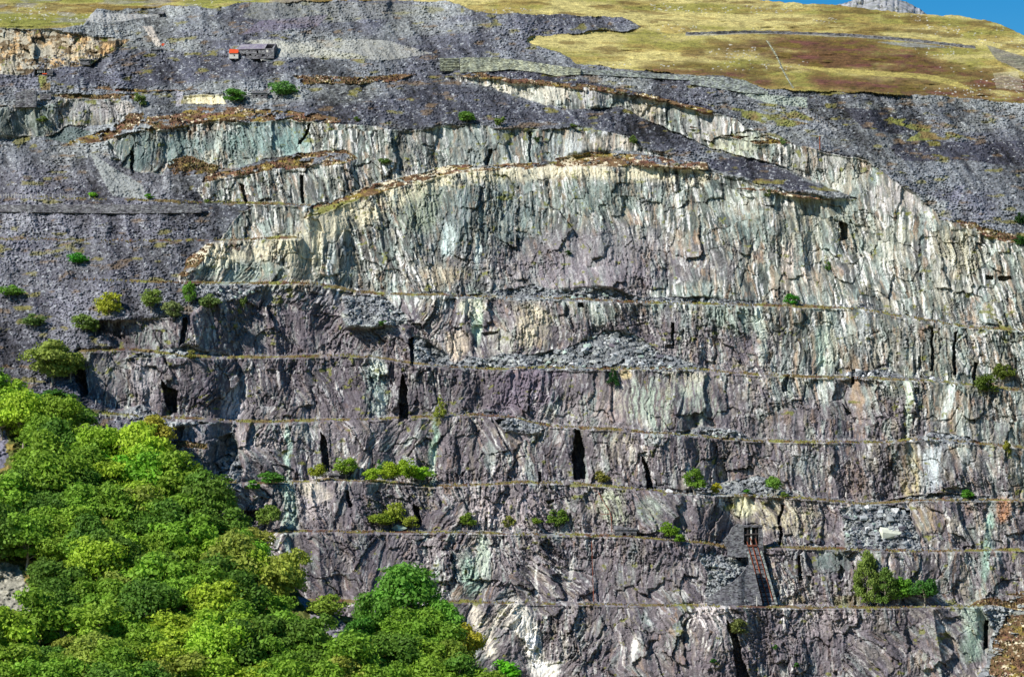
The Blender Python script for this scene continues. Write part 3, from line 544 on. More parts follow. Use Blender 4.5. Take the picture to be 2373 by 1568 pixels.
M = dict(
 stone=mat('slate_masonry', (112,112,112), var=.45, scale=1.6, bump=.8, rgb2=(84,82,86), courses=1.1), palestone=mat('pale_masonry', (150,152,128), var=.4, scale=1.4, bump=.8, rgb2=(118,122,110), courses=1.1),
 greystone=mat('grey_green_masonry', (132,138,128), var=.4, scale=1.4, bump=.8, rgb2=(108,112,112), courses=1.1),
 roof=mat('slate_roof', (122,114,130), var=.3, scale=1.2, rgb2=(140,136,140)), rust=mat('rusty_iron', (146,78,52), rough=.9, var=.35, scale=1.5, rgb2=(98,58,44), bump=.2),
 orange=mat('orange_rusted_sheet', (206,78,34), rough=.7, var=.18, scale=.8, bump=.1), dark=mat('dark_timber', (60,54,52), var=.3, scale=2), white=mat('weathered_white_wood', (196,193,184), var=.15, scale=3),
 bark=mat('pale_bark', (150,140,124), var=.35, scale=6, bump=.4), whitebark=mat('bleached_wood', (222,212,194), var=.12, scale=4), leaf=mat('foliage', objcol=True, rough=.6, spec=.2, var=.38, scale=3.2, bump=0, trans=.35),
 rock=mat('slate_block', objcol=True, rough=.75, spec=.25, var=.3, scale=1.8, bump=.6), turf=mat('turf_blades', (128,126,62), rough=.9, var=.45, scale=.25, bump=0, rgb2=(110,84,54)),
 heather=mat('heather_sprigs', (100,76,56), rough=.9, var=.45, scale=.25, bump=0, rgb2=(108,98,62)), soil=mat('woodland_floor', attr='ground', rough=.9, var=.3, scale=1.5, bump=.5),
 summit=mat('summit_rock', (176,176,180), rgb2=(126,128,118), var=.4, scale=.25, bump=.8), valley=mat('valley_grass', (96,110,50), rgb2=(120,110,60), scale=.02),
)
rnd = random.Random(7)

# ------------------------------------------------------------------ far summit, valley floor
su = np.linspace(1890, 2200, 160); sv = np.linspace(0, 1, 30)
prof = np.interp(su, [1890,1940,1965,1985,2010,2035,2060,2090,2110,2130,2147,2200], [40,13,4,-3,-2,-7,-6,2,10,20,34,60])+1.6*fbm(su/9, su*0, 4, 301)
prof = prof+np.where(su < 1925, (1925-su)*2.2, 0)+np.where(su > 2165, (su-2165)*2.2, 0); SU = np.repeat(su[None], 30, 0); SV = prof[None]+sv[:, None]*(180-prof[None])
SD = 2150-(SV-prof[None])*4.0-22*fbm(SU/12, SV/6, 5, 303)
sx_a = (SU-CX)/F*SD; sy_a = SD*(fwd[1]+(CY-SV)/F*up[1]); sz_a = SD*(fwd[2]+(CY-SV)/F*up[2])
mesum = grid_mesh('rocky_summit', np.concatenate([sx_a[:1], sx_a, sx_a[-1:]*1.0]), np.concatenate([sy_a[:1]+250, sy_a, sy_a[-1:]-60]), np.concatenate([sz_a[:1]-90, sz_a, sz_a[-1:]-110]))
mesum.materials.append(M['summit']); tag(obj('rocky_summit', mesum), kind='structure')
zb = float(Pz[-1].min())-3
vb = MB(); vb.add([(-3000, -400, zb), (3000, -400, zb), (3000, 960, zb), (-3000, 960, zb)], [(0, 1, 2, 3)]); tag(vb.build('ground', M['valley']), kind='structure')

# ------------------------------------------------------------------ the wooded spur in front, lower left
WB = [(-300,790),(-100,840),(0,866),(60,890),(110,925),(180,960),(250,1012),(300,1035),(400,1072),(440,1110),(500,1150),(560,1175),(600,1235),(650,1290),(700,1345),(760,1385),(840,1400),(960,1420),(1060,1470),(1120,1540),(1160,1600),(1240,1700)]
def wood_depth(px, py): return 772+(1568-py)*0.25+0.02*px
wu = np.linspace(-210, 1210, 500); wv = np.linspace(0, 1, 400)
wtop = curve(WB, wu)+34
WU = np.repeat(wu[None], 400, 0); WV = wtop[None]+wv[:, None]*(1690-wtop[None])
WD = wood_depth(WU, WV)
hd = np.vectorize(depth_at)(WU[0], WV[0]); print('n trees', 0, 'gap', (hd-WD[0]).min(), (hd-WD[0]).max())
WX = (WU-CX)/F*WD; WZ = (HORIZON-WV)/F*WD
wn = fbm(WX/2, WZ/1.5, 4, 311); _, we, _, _, w1, w2 = cells(WX/0.9, WZ/0.6, 312)
WD = WD-2*fbm(WX/12, WZ/9, 3, 310)-1.5*wn-1.0*w1-1.5*cells(WX/2.6, WZ/1.8, 313)[4]*inpoly(WU, WV, [(-250,1280),(90,1280),(110,1460),(-250,1460)])
wc = np.broadcast_to(lin([92, 98, 48]), WU.shape+(3,)).astype(np.float32).copy(); wc = mixc(wc, [140, 124, 66], sstep(0, .5, wn))
OPEN = [([(690,1380),(745,1392),(835,1478),(800,1500),(725,1440)], (128,124,134)), ([(455,1283),(475,1282),(525,1322),(500,1330)], (128,124,134)), ([(-60,1300),(40,1306),(66,1360),(76,1418),(40,1415),(-60,1390)], (150,146,132)), ([(-60,1000),(18,1000),(12,1085),(-60,1090)], (118,116,132)), ([(340,1230),(430,1250),(455,1270),(400,1262)], (160,140,90))]
for poly, rgb in OPEN:
    m = inpoly(WU+6*wn, WV+4*wn, poly); wc = mixc(wc, rgb, m*0.95)
wc *= (0.65+0.7*w1)[..., None]
bz = 150.0
WXe = (WU-CX)/F*WD; WYe = WD*(fwd[1]+(CY-WV)/F*up[1]); WZe = WD*(fwd[2]+(CY-WV)/F*up[2])
mw = grid_mesh('wooded_slope', np.concatenate([WXe[:1], WXe]), np.concatenate([WYe[:1]+14, WYe]), np.concatenate([WZe[:1]-30, WZe]), np.concatenate([wc[:1], wc]).astype(np.float32))
mw.materials.append(M['soil']); tag(obj('wooded_slope', mw), kind='structure')

# ------------------------------------------------------------------ trees
def crown_mesh(name, seed, kind, leaves, leaf):
    r = np.random.RandomState(seed); cl = []
    n = {'large': 30, 'mid': 22, 'small': 12}[kind.split('_')[0]]
    shape = kind.split('_')[1]
    for i in range(n):
        a = r.rand()*6.283; t = r.rand()
        if shape == 'cone':
            z = 0.06+0.90*t; rad = 0.46*(1-z)**0.85*(0.55+0.45*r.rand()); cr0 = 0.05+0.13*(1-z)
        elif shape == 'tall':
            z = 0.12+0.80*t; rad = 0.36*math.sin(math.pi*min(1, (z+0.12)))**0.6*(0.5+0.5*r.rand()); cr0 = 0.10+0.06*r.rand()
        else:
            e = math.asin(2*t-1); k = (0.55+0.45*r.rand()); z = 0.56+0.34*math.sin(e)*k; rad = 0.38*math.cos(e)*k; cr0 = 0.08+0.15*r.rand()**1.3
            if shape == 'bush': z = max(0.14, z-0.16)
        cl.append((rad*math.cos(a), rad*math.sin(a), z, cr0*(1.25 if n < 12 else 1.0)))
    w = np.array([c_[3]**2 for c_ in cl]); ids = r.choice(len(cl), leaves, p=w/w.sum()); C = np.array(cl)[ids]
    d = r.randn(leaves, 3); d /= np.linalg.norm(d, axis=1)[:, None]; d[:, 2] = np.where(d[:, 2] < -0.5, -d[:, 2], d[:, 2])
    lump = 1+0.25*np.sin(5*d[:, 0]+ids)*np.sin(4*d[:, 2]+ids*1.7)
    p = C[:, :3]+d*C[:, 3:4]*(lump*(0.55+0.60*r.rand(leaves)**.8))[:, None]*np.array([1, 1, 0.8])
    nrm = d+0.65*r.randn(leaves, 3); nrm /= np.linalg.norm(nrm, axis=1)[:, None]
    a = np.cross(nrm, r.randn(leaves, 3)); a /= np.linalg.norm(a, axis=1)[:, None]; b = np.cross(nrm, a)
    s_ = (leaf*(0.6+0.8*r.rand(leaves)))[:, None]
    q = np.stack([p-a*s_, p-b*s_*0.6, p+a*s_, p+b*s_*0.6], 1).reshape(-1, 3)
    me = bpy.data.meshes.new(name); me.vertices.add(len(q)); me.vertices.foreach_set('co', q.astype(np.float32).ravel())
    me.loops.add(len(q)); me.loops.foreach_set('vertex_index', np.arange(len(q), dtype=np.int32)); me.polygons.add(leaves)
    me.polygons.foreach_set('loop_start', np.arange(0, len(q), 4, dtype=np.int32)); me.polygons.foreach_set('loop_total', np.full(leaves, 4, np.int32)); me.update(calc_edges=True)
    me.materials.append(M['leaf']); return me, cl
def trunk_mesh(name, seed, cl, r0, m, straight=False):
    r = random.Random(seed); b = MB(); top = 0.9 if straight else 0.55
    sp = [(0, 0, -0.12)]+[((0 if straight else r.uniform(-.03, .03)), (0 if straight else r.uniform(-.03, .03)), top*k/5) for k in range(1, 6)]
    b.tube(sp, r0, 7, r0*0.4)
    for c_ in cl[:12]:
        k = r.choice([2, 3, 4]); s0 = Vector(sp[k]); e = Vector(c_[:3]); mid = s0.lerp(e, .5)+Vector((0, 0, -0.02))
        if e.z > s0.z: b.tube([s0, mid, e], r0*0.45, 5, r0*0.12)
    me = bpy.data.meshes.new(name); me.from_pydata(b.v, [], b.f); me.materials.append(m); return me
KINDS = {}
def kindset(key, kind, nvar, leaves, leaf, r0, bark='bark'):
    KINDS[key] = []
    for i in range(nvar):
        me, cl = crown_mesh('crown', hash_(key)+i*13, kind, leaves, leaf); KINDS[key].append((me, trunk_mesh('trunk', i+5, cl, r0, M[bark], kind.endswith('cone'))))
def hash_(k): return sum(ord(ch)*(i+3) for i, ch in enumerate(k)) % 10007
kindset('broad', 'large_round', 7, 5200, 0.030, 0.022); kindset('mid', 'mid_round', 5, 1700, 0.045, 0.028); kindset('bush', 'small_bush', 5, 520, 0.075, 0.02)
kindset('midbush', 'mid_bush', 4, 1500, 0.048, 0.02); kindset('tall', 'large_tall', 3, 4200, 0.028, 0.02); kindset('cone', 'large_cone', 2, 1700, 0.040, 0.02)
def place_tree(name, px, pyb, wpx_, hpx, key, tint, label, group, d, cat='tree', var=None):
    k = d/F; i = rnd.randrange(len(KINDS[key])) if var is None else var
    o = root(name, P(px, pyb, d), label, cat, group, rnd.uniform(0, 6.28)); cm, tm = KINDS[key][i % len(KINDS[key])]
    w_ = wpx_*k*1.18; h_ = hpx*k*1.12; o.scale = (w_, w_, h_)
    j = rnd.uniform(.85, 1.15)*(1.0 if group else 1.2); rgb = lin(tint)
    for nm, me_ in (('crown', cm), ('trunk', tm)):
        ch = obj(nm, me_, o)
        if nm == 'crown': j *= .82; ch.color = (min(1, rgb[0]*j*1.15*rnd.uniform(.9, 1.1)), min(1, rgb[1]*j*1.12), min(1, rgb[2]*j*1.1), 1)
    return o
YG, MG, DG, OL, YY, BR = (168,200,62), (134,172,56), (100,138,50), (156,172,72), (196,192,70), (128,190,54)
wr = random.Random(21); cnt = 0; py = 930
pts = []
while py < 1700:
    x = -190+wr.uniform(0, 50)
    while x < 1200:
        px = x+wr.uniform(-14, 14); yy = py+wr.uniform(-13, 13)
        cyy = yy-34
        if yy > curve(WB, px+32)+78 and not any(inpoly(px+np.array([0, 0, -45, 45, 0, -35, 35, -30, 30]), yy-60+np.array([0, 35, 0, 0, -50, -40, -40, 30, 30]), q).any() for q, _ in OPEN[:4]):
            if not (px > 680 and px < 850 and 1380 < cyy < 1440) and not (810 < px < 1100 and cyy < 1440): pts.append((px, yy))
        x += 72
    py += 30
pts = [p for p in pts if -70 < p[0] < 1190 and p[1] < 1690][:299]
for px, yy in pts:
    up_ = yy-curve(WB, px)
    b1_ = math.exp(-((px-310)/110)**2-((yy-1120)/90)**2)+math.exp(-((px-620)/80)**2-((yy-1350)/70)**2)+math.exp(-((px-60)/60)**2-((yy-980)/60)**2)+0.8*math.exp(-((px-480)/100)**2-((yy-1545)/60)**2)
    rr = wr.random()
    tint = YG if rr < 0.12+0.6*b1_ else MG if rr < 0.58 else DG if rr < 0.9 else OL
    if b1_ > .5 and rr > .7: tint = BR
    nm = {YG: 'bright yellow-green', MG: 'mid green', DG: 'dark green', OL: 'olive green', BR: 'fresh green'}[tint]
    sz = wr.uniform(.85, 1.6)
    place_tree('broadleaf_tree', px, yy, 92*sz, 86*sz*wr.uniform(.9, 1.1), 'broad', tint, nm+' broadleaf tree in the dense wood on the lower left slope', nm+' trees of the lower left wood', wood_depth(px, yy))
# single trees and bushes of the quarry: x, base row, width, height, kind, tint, label, category
LONE = [
 (655,223,60,44,'midbush',(104,148,72),'large dark green bush on the ledge below the roofed mill','bush'),(540,236,62,32,'midbush',(96,142,56),'wide green bush beside the ruined stone hut on the upper ledge','bush'),
 (325,246,32,34,'bush',(124,140,74),'pale olive bush at the end of the grey upper left cliff','bush'),(98,284,26,16,'bush',(104,120,60),'small olive bush on rubble below the dark upper left cliff','bush'),
 (1082,283,40,28,'midbush',(96,132,50),'round dark green bush on the rim of the upper grey cliff','bush'),(1160,292,26,24,'bush',(100,124,54),'smaller dark bush right of the round bush on the upper rim','bush'),
 (1468,336,26,24,'bush',(100,118,58),'grey-green bush where the upper grey cliff runs out to the right','bush'),(827,282,15,13,'bush',(96,128,44),'tiny green bush on the heathery cap left of the upper grey cliff','bush'),
 (1330,294,18,9,'bush',(98,122,50),'low green bush on the rim of the pale part of the upper cliff','bush'),(178,611,42,32,'midbush',(72,140,40),'bright green round bush alone on the grey scree slope','bush'),
 (80,757,50,36,'midbush',(112,134,68),'pale olive domed bush on the lower part of the scree slope','bush'),(22,686,52,32,'midbush',(112,150,60),'spreading light green bush on the scree at the left edge','bush'),
 (252,748,62,68,'mid',(146,156,50),'tall yellow-green tree on scree above the short dark cliff','tree'),(198,768,56,44,'midbush',(120,140,66),'spreading olive bush left of the tall yellow-green tree','bush'),
 (222,772,30,34,'bush',(112,136,58),'narrow olive bush between the spreading bush and the yellow-green tree','bush'),(350,722,52,50,'mid',(116,136,62),'olive tree above the dark striped cliff','tree'),
 (403,738,46,44,'midbush',(128,140,84),'grey-olive bush at the lip of the dark striped cliff','bush'),(437,714,34,54,'mid',(100,140,52),'slender green tree with a white trunk above the cliff lip','tree'),
 (487,717,50,42,'midbush',(116,134,72),'rounded grey-green bush right of the white-trunked tree','bush'),(565,714,18,30,'bush',(96,116,54),'narrow bush on top of the purple buttress','bush'),
 (118,893,132,98,'broad',(136,146,66),'huge olive-green tree at the left end of the fifth gallery','tree'),(165,880,60,60,'mid',(126,140,60),'olive tree leaning on the huge tree against the dark cliff end','tree'),
 (128,948,96,46,'midbush',(72,122,46),'low dark green tree on scree between the wood and the huge olive tree','tree'),(190,1000,82,54,'mid',(104,142,52),'green tree on the scree strip below the small grass path','tree'),
 (243,1028,52,38,'midbush',(96,124,62),'grey-green bush at the edge of the scree by the wood','bush'),(356,1082,90,112,'broad',(150,154,58),'tall yellow-olive tree in front of the fourth gallery end','tree'),
 (447,831,32,26,'bush',(116,122,60),'small olive bush on slate waste above the fifth gallery','bush'),(1421,895,28,40,'cone',(44,84,38),'dark green conifer hanging on the cliff under the rockfall','tree'),
 (1020,967,30,48,'cone',(150,158,66),'pale yellow-green conifer standing on the fourth gallery','tree'),(1833,706,34,26,'midbush',(66,142,34),'vivid green bush on the long gallery at the foot of the big face','bush'),
 (2290,920,52,48,'mid',(78,100,34),'dark olive tree, lower lobe of the pair on the right-hand cliff','tree'),(2325,893,44,50,'mid',(98,112,40),'olive tree, upper right one of the pair on the right-hand cliff','tree'),
 (735,1114,42,38,'mid',(140,152,50),'yellow-green tree left of the flat stone shelter','tree'),(800,1110,56,48,'mid',(136,164,54),'bright green tree behind the flat stone shelter','tree'),
 (862,1115,44,34,'midbush',(150,176,50),'low bright yellow-green bush at the left of the gallery thicket','bush'),(880,1108,24,42,'mid',(84,128,48),'narrow darker tree inside the gallery thicket','tree'),(903,1121,50,46,'mid',(146,176,46),'yellow-green tree in the middle of the gallery thicket','tree'),
 (942,1122,44,58,'mid',(150,182,46),'tallest bright tree of the gallery thicket','tree'),(972,1123,62,44,'mid',(130,176,44),'broad bright green tree at the right of the gallery thicket','tree'),
 (632,1122,58,32,'midbush',(88,138,50),'spreading green bush at the left end of the third gallery','bush'),(590,1134,34,28,'bush',(100,150,50),'bright bush beside the spreading bush near the wood','bush'),(520,1119,36,22,'bush',(92,130,54),'small green bush at the foot of the dark leaning cliff','bush'),
 (1608,1145,56,52,'mid',(116,150,52),'rounded green tree on the right of the third gallery','tree'),(1658,1144,30,27,'bush',(176,178,54),'small yellow bush right of the rounded green tree','bush'),(1733,1144,22,13,'bush',(84,156,40),'tiny vivid green bush on the third gallery','bush'),
 (1795,1146,36,42,'mid',(116,148,60),'slim green tree on the pale rubble fan','tree'),(1820,1152,20,16,'bush',(120,146,60),'small green bush right of the slim tree on the rubble fan','bush'),(1388,1120,42,32,'bush',(138,138,66),'thin brownish bush beside the tall black cave','bush'),
 (620,1233,58,62,'mid',(116,146,62),'dense green tree between the wood and the second gallery cliff','tree'),(592,1296,88,66,'mid',(140,148,62),'pale olive tree at the wood edge below the stone slabs','tree'),
 (882,1226,60,36,'mid',(140,156,54),'low wide yellow-green tree left of the pale boulder','tree'),(910,1222,52,56,'mid',(138,158,56),'taller yellow-green tree behind the pale boulder','tree'),(955,1229,38,30,'mid',(146,158,58),'small yellowish tree right of the pale boulder','tree'),
 (1083,1226,40,34,'mid',(124,156,54),'round green tree on the second gallery, right of the bare stretch','tree'),(1177,1224,34,32,'bush',(136,146,70),'thin olive tree on pale waste of the second gallery','tree'),(1240,1214,34,16,'bush',(120,148,50),'low flat-topped green bush on the second gallery','bush'),
 (1293,1231,46,50,'mid',(108,136,50),'darker green tree in the middle of the second gallery','tree'),(1553,1252,40,42,'mid',(124,166,48),'bright green tree just right of the stone hut','tree'),(1575,1256,36,24,'bush',(112,154,50),'low bush against the right side of the bright tree','bush'),
 (2010,1404,66,112,'tall',(122,142,66),'tallest birch-like tree on the lowest gallery','tree'),(2052,1404,56,80,'tall',(108,134,58),'second tallest tree beside the birch-like tree','tree'),(2085,1403,48,58,'mid',(104,150,48),'rounded bright green tree right of the tall pair','tree'),
 (2143,1404,58,62,'mid',(76,122,48),'detached dark green round tree on the lowest gallery','tree'),(1712,1470,48,38,'midbush',(112,120,64),'olive bush hanging over the long dark cleft','bush'),(755,1430,96,66,'midbush',(140,166,64),'large smooth olive bush beside the slate bank at the wood edge','bush'),
 (2240,1154,30,24,'bush',(88,146,46),'small vivid bush on the right of the third gallery','bush'),(1317,591,16,12,'bush',(60,84,34),'tiny dark bush on the big shattered face','bush'),(887,756,20,16,'bush',(70,116,38),'small green bush on the slate waste above the fifth gallery','bush'),
 (892,380,28,16,'bush',(84,116,52),'small green bush at the foot of the upper grey cliff','bush'),(2368,570,34,30,'midbush',(52,88,34),'dark green bush at the right edge, lower of two','bush'),(2366,520,24,34,'midbush',(46,76,34),'dark green bush at the right edge, upper of two','bush'),
 (2335,1052,24,36,'bush',(150,150,60),'yellowish bush on the right-hand cliff above the third gallery','bush'),(345,461,22,13,'bush',(96,156,44),'small bright bush on the scree road near the pale chute','bush'),(215,457,20,14,'bush',(110,168,40),'small vivid bush on the scree road left of the chute','bush'),
 (1815,336,14,22,'bush',(108,130,70),'thin green bush on the diagonal pale cliff','bush'),(1778,458,16,24,'bush',(84,96,50),'small dark bush at the rim of the big face','bush'),(1243,332,14,18,'bush',(70,92,48),'small dark bush in a crack of the upper grey cliff','bush'),
 (480,470,14,10,'bush',(100,120,50),'tiny bush on the brown ledge at the purple outcrop','bush'),(470,1330,10,10,'bush',(100,120,50),'tiny bush by the slate gap in the wood','bush'),(1652,1536,16,12,'bush',(60,110,40),'tiny green bush on the lowest cliff left of the cleft','bush'),
 (1845,1545,18,14,'bush',(66,116,40),'tiny green bush right of the long cleft, lower one','bush'),(1798,1505,16,14,'bush',(76,120,46),'tiny green bush right of the long cleft, upper one','bush'),(1918,628,14,28,'bush',(80,110,50),'narrow bush on the right-hand face beside a pale ledge','bush'),
 (1165,1600,90,62,'mid',(100,176,40),'vivid green tree top rising at the foot of the white streaked cliff','tree'),
 (945,1478,160,150,'broad',(92,140,52),'large dark green crown standing out above the right end of the wood','tree'),(868,1492,96,120,'broad',(96,146,52),'dark green tree pressed against the large dark crown','tree'),(1030,1520,110,120,'broad',(104,150,52),'green tree on the right flank of the large dark crown','tree'),
 (1070,1560,100,116,'broad',(168,170,52),'yellow-leaved tree at the right end of the wood','tree'),(830,1520,80,80,'broad',(76,132,44),'fresh green tree below the slate bank','tree'),(1050,1610,120,120,'broad',(120,140,50),'olive tree under the yellow-leaved tree at the bottom edge','tree'),(960,1600,110,100,'broad',(84,124,44),'green tree at the bottom edge below the large dark crown','tree'),
 (475,1120,0,0,'bush',OL,'',''),
]
for i, (px, yb, w_, h_, key, tint, lab, cat) in enumerate(LONE):
    if not w_: continue
    inwood = yb > curve(WB, px)+30 and px < 1150
    d = wood_depth(px, yb) if inwood else depth_min(px, yb)-0.3
    place_tree({'cone': 'conifer', 'bush': 'bush', 'midbush': 'bush' if cat == 'bush' else 'broadleaf_tree'}.get(key, 'bush' if cat == 'bush' else 'broadleaf_tree'), px, yb, w_, h_, key, tint, lab, None, d, cat)
def dead(px, yb, segs, label, name='dead_tree', d=None):
    d = d or wood_depth(px, yb)-5; k = d/F; b = MB()
    for r0, line in segs: b.tube([((x-px)*k, rnd.uniform(-.5, .5) if j else 0, (yb-y)*k) for j, (x, y) in enumerate(line)], r0, 6, r0*0.35)
    o = b.build(name, M['whitebark'], None, P(px, yb, d)); return tag(o, label, 'dead tree')
dead(466, 1292, [(.28, [(466,1296),(464,1275),(458,1265)]),(.2, [(464,1280),(470,1272),(478,1268)]),(.16, [(466,1284),(476,1280),(484,1275)]),(.14, [(462,1274),(462,1262)])], 'bleached dead tree with bare branches on the small slate gap in the wood')
dead(770, 1562, [(.3, [(771,1575),(769,1545),(773,1528)]),(.2, [(770,1550),(762,1535),(760,1524)]),(.18, [(770,1545),(780,1530),(786,1520)]),(.14, [(773,1532),(771,1518)])], 'bare white dead tree near the bottom edge, right one of two')
dead(537, 1566, [(.3, [(535,1580),(536,1562),(543,1550)]),(.2, [(536,1566),(530,1555)]),(.2, [(540,1556),(552,1545),(556,1538)]),(.14, [(543,1552),(540,1542)])], 'bare white dead branches near the bottom edge, left ones of two')
dead(310, 1268, [(.2, [(312,1272),(306,1258),(300,1248)]),(.18, [(312,1268),(320,1256),(322,1248)]),(.14, [(306,1258),(308,1248)])], 'bleached twigs of a dead tree in the middle of the wood')

# ------------------------------------------------------------------ rocks
import bmesh
def block(seed, flat=.5, n=13):
    r = random.Random(seed); bm = bmesh.new()
    for _ in range(n):
        bm.verts.new((r.choice((-1, 1))*r.uniform(.25, .5), r.choice((-1, 1))*r.uniform(.2, .5)*.8, r.choice((-1, 1))*r.uniform(.3, .5)*flat))
    bmesh.ops.convex_hull(bm, input=bm.verts)
    bmesh.ops.delete(bm, geom=[v for v in bm.verts if not v.link_faces], context='VERTS')
    me = bpy.data.meshes.new('slate_block'); bm.to_mesh(me); bm.free(); me.materials.append(M['rock']); return me
BLK = [block(i, .35+.07*(i % 7)) for i in range(12)]
def rock(px, py, wpx_, tint, label, group, cat='rock', hs=1.0, me=None, name='slate_block'):
    d = depth_at(px, py); k = d/F; s_ = wpx_*k
    o = obj(name, me or rnd.choice(BLK), None, P(px, py, d-0.22*s_)); o.scale = (s_, s_, s_*hs); o.rotation_euler = (rnd.uniform(-.5, .5), rnd.uniform(-.5, .5), rnd.uniform(0, 6.28))
    j = rnd.uniform(.7, 1.25); rgb = lin(tint)*j; o.color = (min(.85, rgb[0]), min(.85, rgb[1]), min(.85, rgb[2]), 1)
    return tag(o, label, cat, group)
G1, G2, G3, G4 = (146,150,150), (164,180,168), (206,206,204), (96,94,102)
HEAPS = [
 ([(1340,800),(1400,768),(1470,778),(1540,822),(1630,850),(1620,856),(1330,852)], 58, 7, 20, 'slate block in the large rockfall heap above the fifth gallery'),
 ([(1060,850),(1130,828),(1230,824),(1320,805),(1330,852)], 34, 5, 14, 'slate block in the long low heap left of the large rockfall'),
 ([(1960,1182),(2020,1165),(2110,1185),(2130,1270),(1962,1272)], 52, 7, 20, 'pale slate block in the collapsed corner above the tall trees'),
 ([(1240,668),(1300,672),(1400,668),(1500,688),(1640,692),(1740,705),(1240,690)], 34, 5, 13, 'slate block on the ledge at the foot of the big face'),
 ([(795,695),(885,692),(925,725),(935,745),(800,752)], 26, 5, 12, 'slate block in the wedge of waste left of the fifth gallery step'),
 ([(1590,1006),(1640,990),(1700,998),(1745,1018)], 22, 5, 12, 'slate block strewn at the right of the fourth gallery'),
 ([(2105,1020),(2160,1004),(2235,1012),(2260,1024)], 16, 5, 11, 'slate block on the pale mound of the far right gallery'),
 ([(500,665),(610,664),(580,690),(520,700)], 14, 6, 13, 'flat slab of slate on the shelf above the purple buttress'),
 ([(640,1385),(660,1335),(700,1320),(735,1345),(735,1392)], 0, 5, 10, ''),
]
cnt = 0
for poly, n, a, b, lab in HEAPS:
    q = np.array(poly); k = 0
    while k < n:
        x = rnd.uniform(q[:, 0].min(), q[:, 0].max()); y = rnd.uniform(q[:, 1].min(), q[:, 1].max())
        if not inpoly(np.array([x]), np.array([y]), poly)[0]: continue
        sz = a+(b-a)*rnd.random()**2.2; t = rnd.choice([G1, G1, G2, G3, G4])
        rock(x, y, sz, t, lab, 'blocks: '+lab.replace('slate block ', '').replace('flat slab of slate ', '')); k += 1
for x, y, w_ in [(1965,866,12),(1978,862,14),(1990,860,16),(2003,861,14),(2015,866,12),(1984,872,9),(2000,872,10),(2050,872,9),(2160,876,12)]:
    rock(x, y, w_, (226,226,226), 'white boulder in the row on the right of the fifth gallery', 'white boulders on the fifth gallery', 'boulder', name='boulder')
rock(925, 1222, 30, (176,196,182), 'single pale green boulder standing between small trees on the second gallery', None, 'boulder', 1.3, name='boulder')
rock(566, 1221, 40, (140,158,150), 'grey-green tilted slab by the wood, upper of two', None, 'boulder', .7, name='boulder')
rock(560, 1236, 34, (170,180,172), 'pale flat slab under the tilted one by the wood', None, 'boulder', .6, name='boulder')
rock(2062, 1236, 52, (190,192,174), 'biggest whitish slab in the collapsed corner', None, 'boulder', 1.0, name='boulder')
rock(1420, 800, 18, (128,120,128), 'dark pointed block standing at the top of the large rockfall', None, 'boulder', 1.5, name='boulder')
rock(2112, 1022, 10, (236,236,234), 'small white boulder on the right end of the fourth gallery', None, 'boulder', name='boulder')
rock(1545, 1140, 26, (190,190,186), 'pale flat rock pile at the break of the third gallery', None, 'boulder', .4, name='boulder')
# small rubble nobody could count
tv = []; tf = []; tb = 0
base_rocks = [([tuple(v.co) for v in m_.vertices], [tuple(p.vertices) for p in m_.polygons]) for m_ in BLK[:6]]
def scatter(polys_n, smin, smax, seed):
    global tb
    r = random.Random(seed)
    for poly, n in polys_n:
        q = np.array(poly); k = 0; tries = 0
        while k < n and tries < n*20:
            tries += 1
            x = r.uniform(max(q[:, 0].min(), -60), min(q[:, 0].max(), 2430)); y = r.uniform(q[:, 1].min(), min(q[:, 1].max(), 1600))
            if not inpoly(np.array([x]), np.array([y]), poly)[0]: continue
            d = depth_at(x, y); kk = d/F; s_ = r.uniform(smin, smax)*(r.random()**1.5+.4)*kk; p = P(x, y, d-0.1*s_)
            vs, fs = r.choice(base_rocks); R_ = Matrix.Rotation(r.uniform(0, 6.28), 3, 'Z') @ Matrix.Rotation(r.uniform(-.7, .7), 3, 'X')
            for v in vs: tv.append(tuple(p+(R_ @ Vector(v))*s_))
            for f in fs: tf.append(tuple(tb+i for i in f))
            tb += len(vs); k += 1
ledge = lambda i, xa, xb, h: [(x, curve(BENCH[i][0], x)-h*1.6*(.35+.65*abs(math.sin(x*.013+i*2)*math.sin(x*.031+i)))-1) for x in range(xa, xb, 20)]+[(x, curve(BENCH[i][0], x)-1) for x in range(xb, xa, -20)]
scatter([(SCREE[1], 260), (SCREE[3], 700), (SCREE[4], 400), (SCREE[5], 120), (SCREE[6], 120), (SCREE[7], 300), (SCREE[8], 160), (SCREE[9], 420), (SCREE[12], 200), (SCREE[14], 90), (SCREE[15], 70), (SCREE[17], 120),
 (ledge(5, 880, 2300, 12), 450), (ledge(4, 950, 2350, 9), 380), (ledge(3, 440, 2350, 8), 420), (ledge(2, 900, 2350, 8), 420), (ledge(1, 640, 2350, 7), 420), (ledge(0, 1080, 2250, 5), 300), ([(60,150),(130,120),(260,130),(200,150),(100,165)], 120)], 3, 8, 5)
mr = bpy.data.meshes.new('slate_rubble'); mr.from_pydata(tv, [], tf); mr.materials.append(mat('rubble', (140,142,142), rgb2=(104,104,110), var=.5, scale=.6, bump=.4))
tag(obj('slate_rubble', mr), 'loose grey slate rubble lying on the ledges and in the heaps', 'rubble', None, 'stuff')

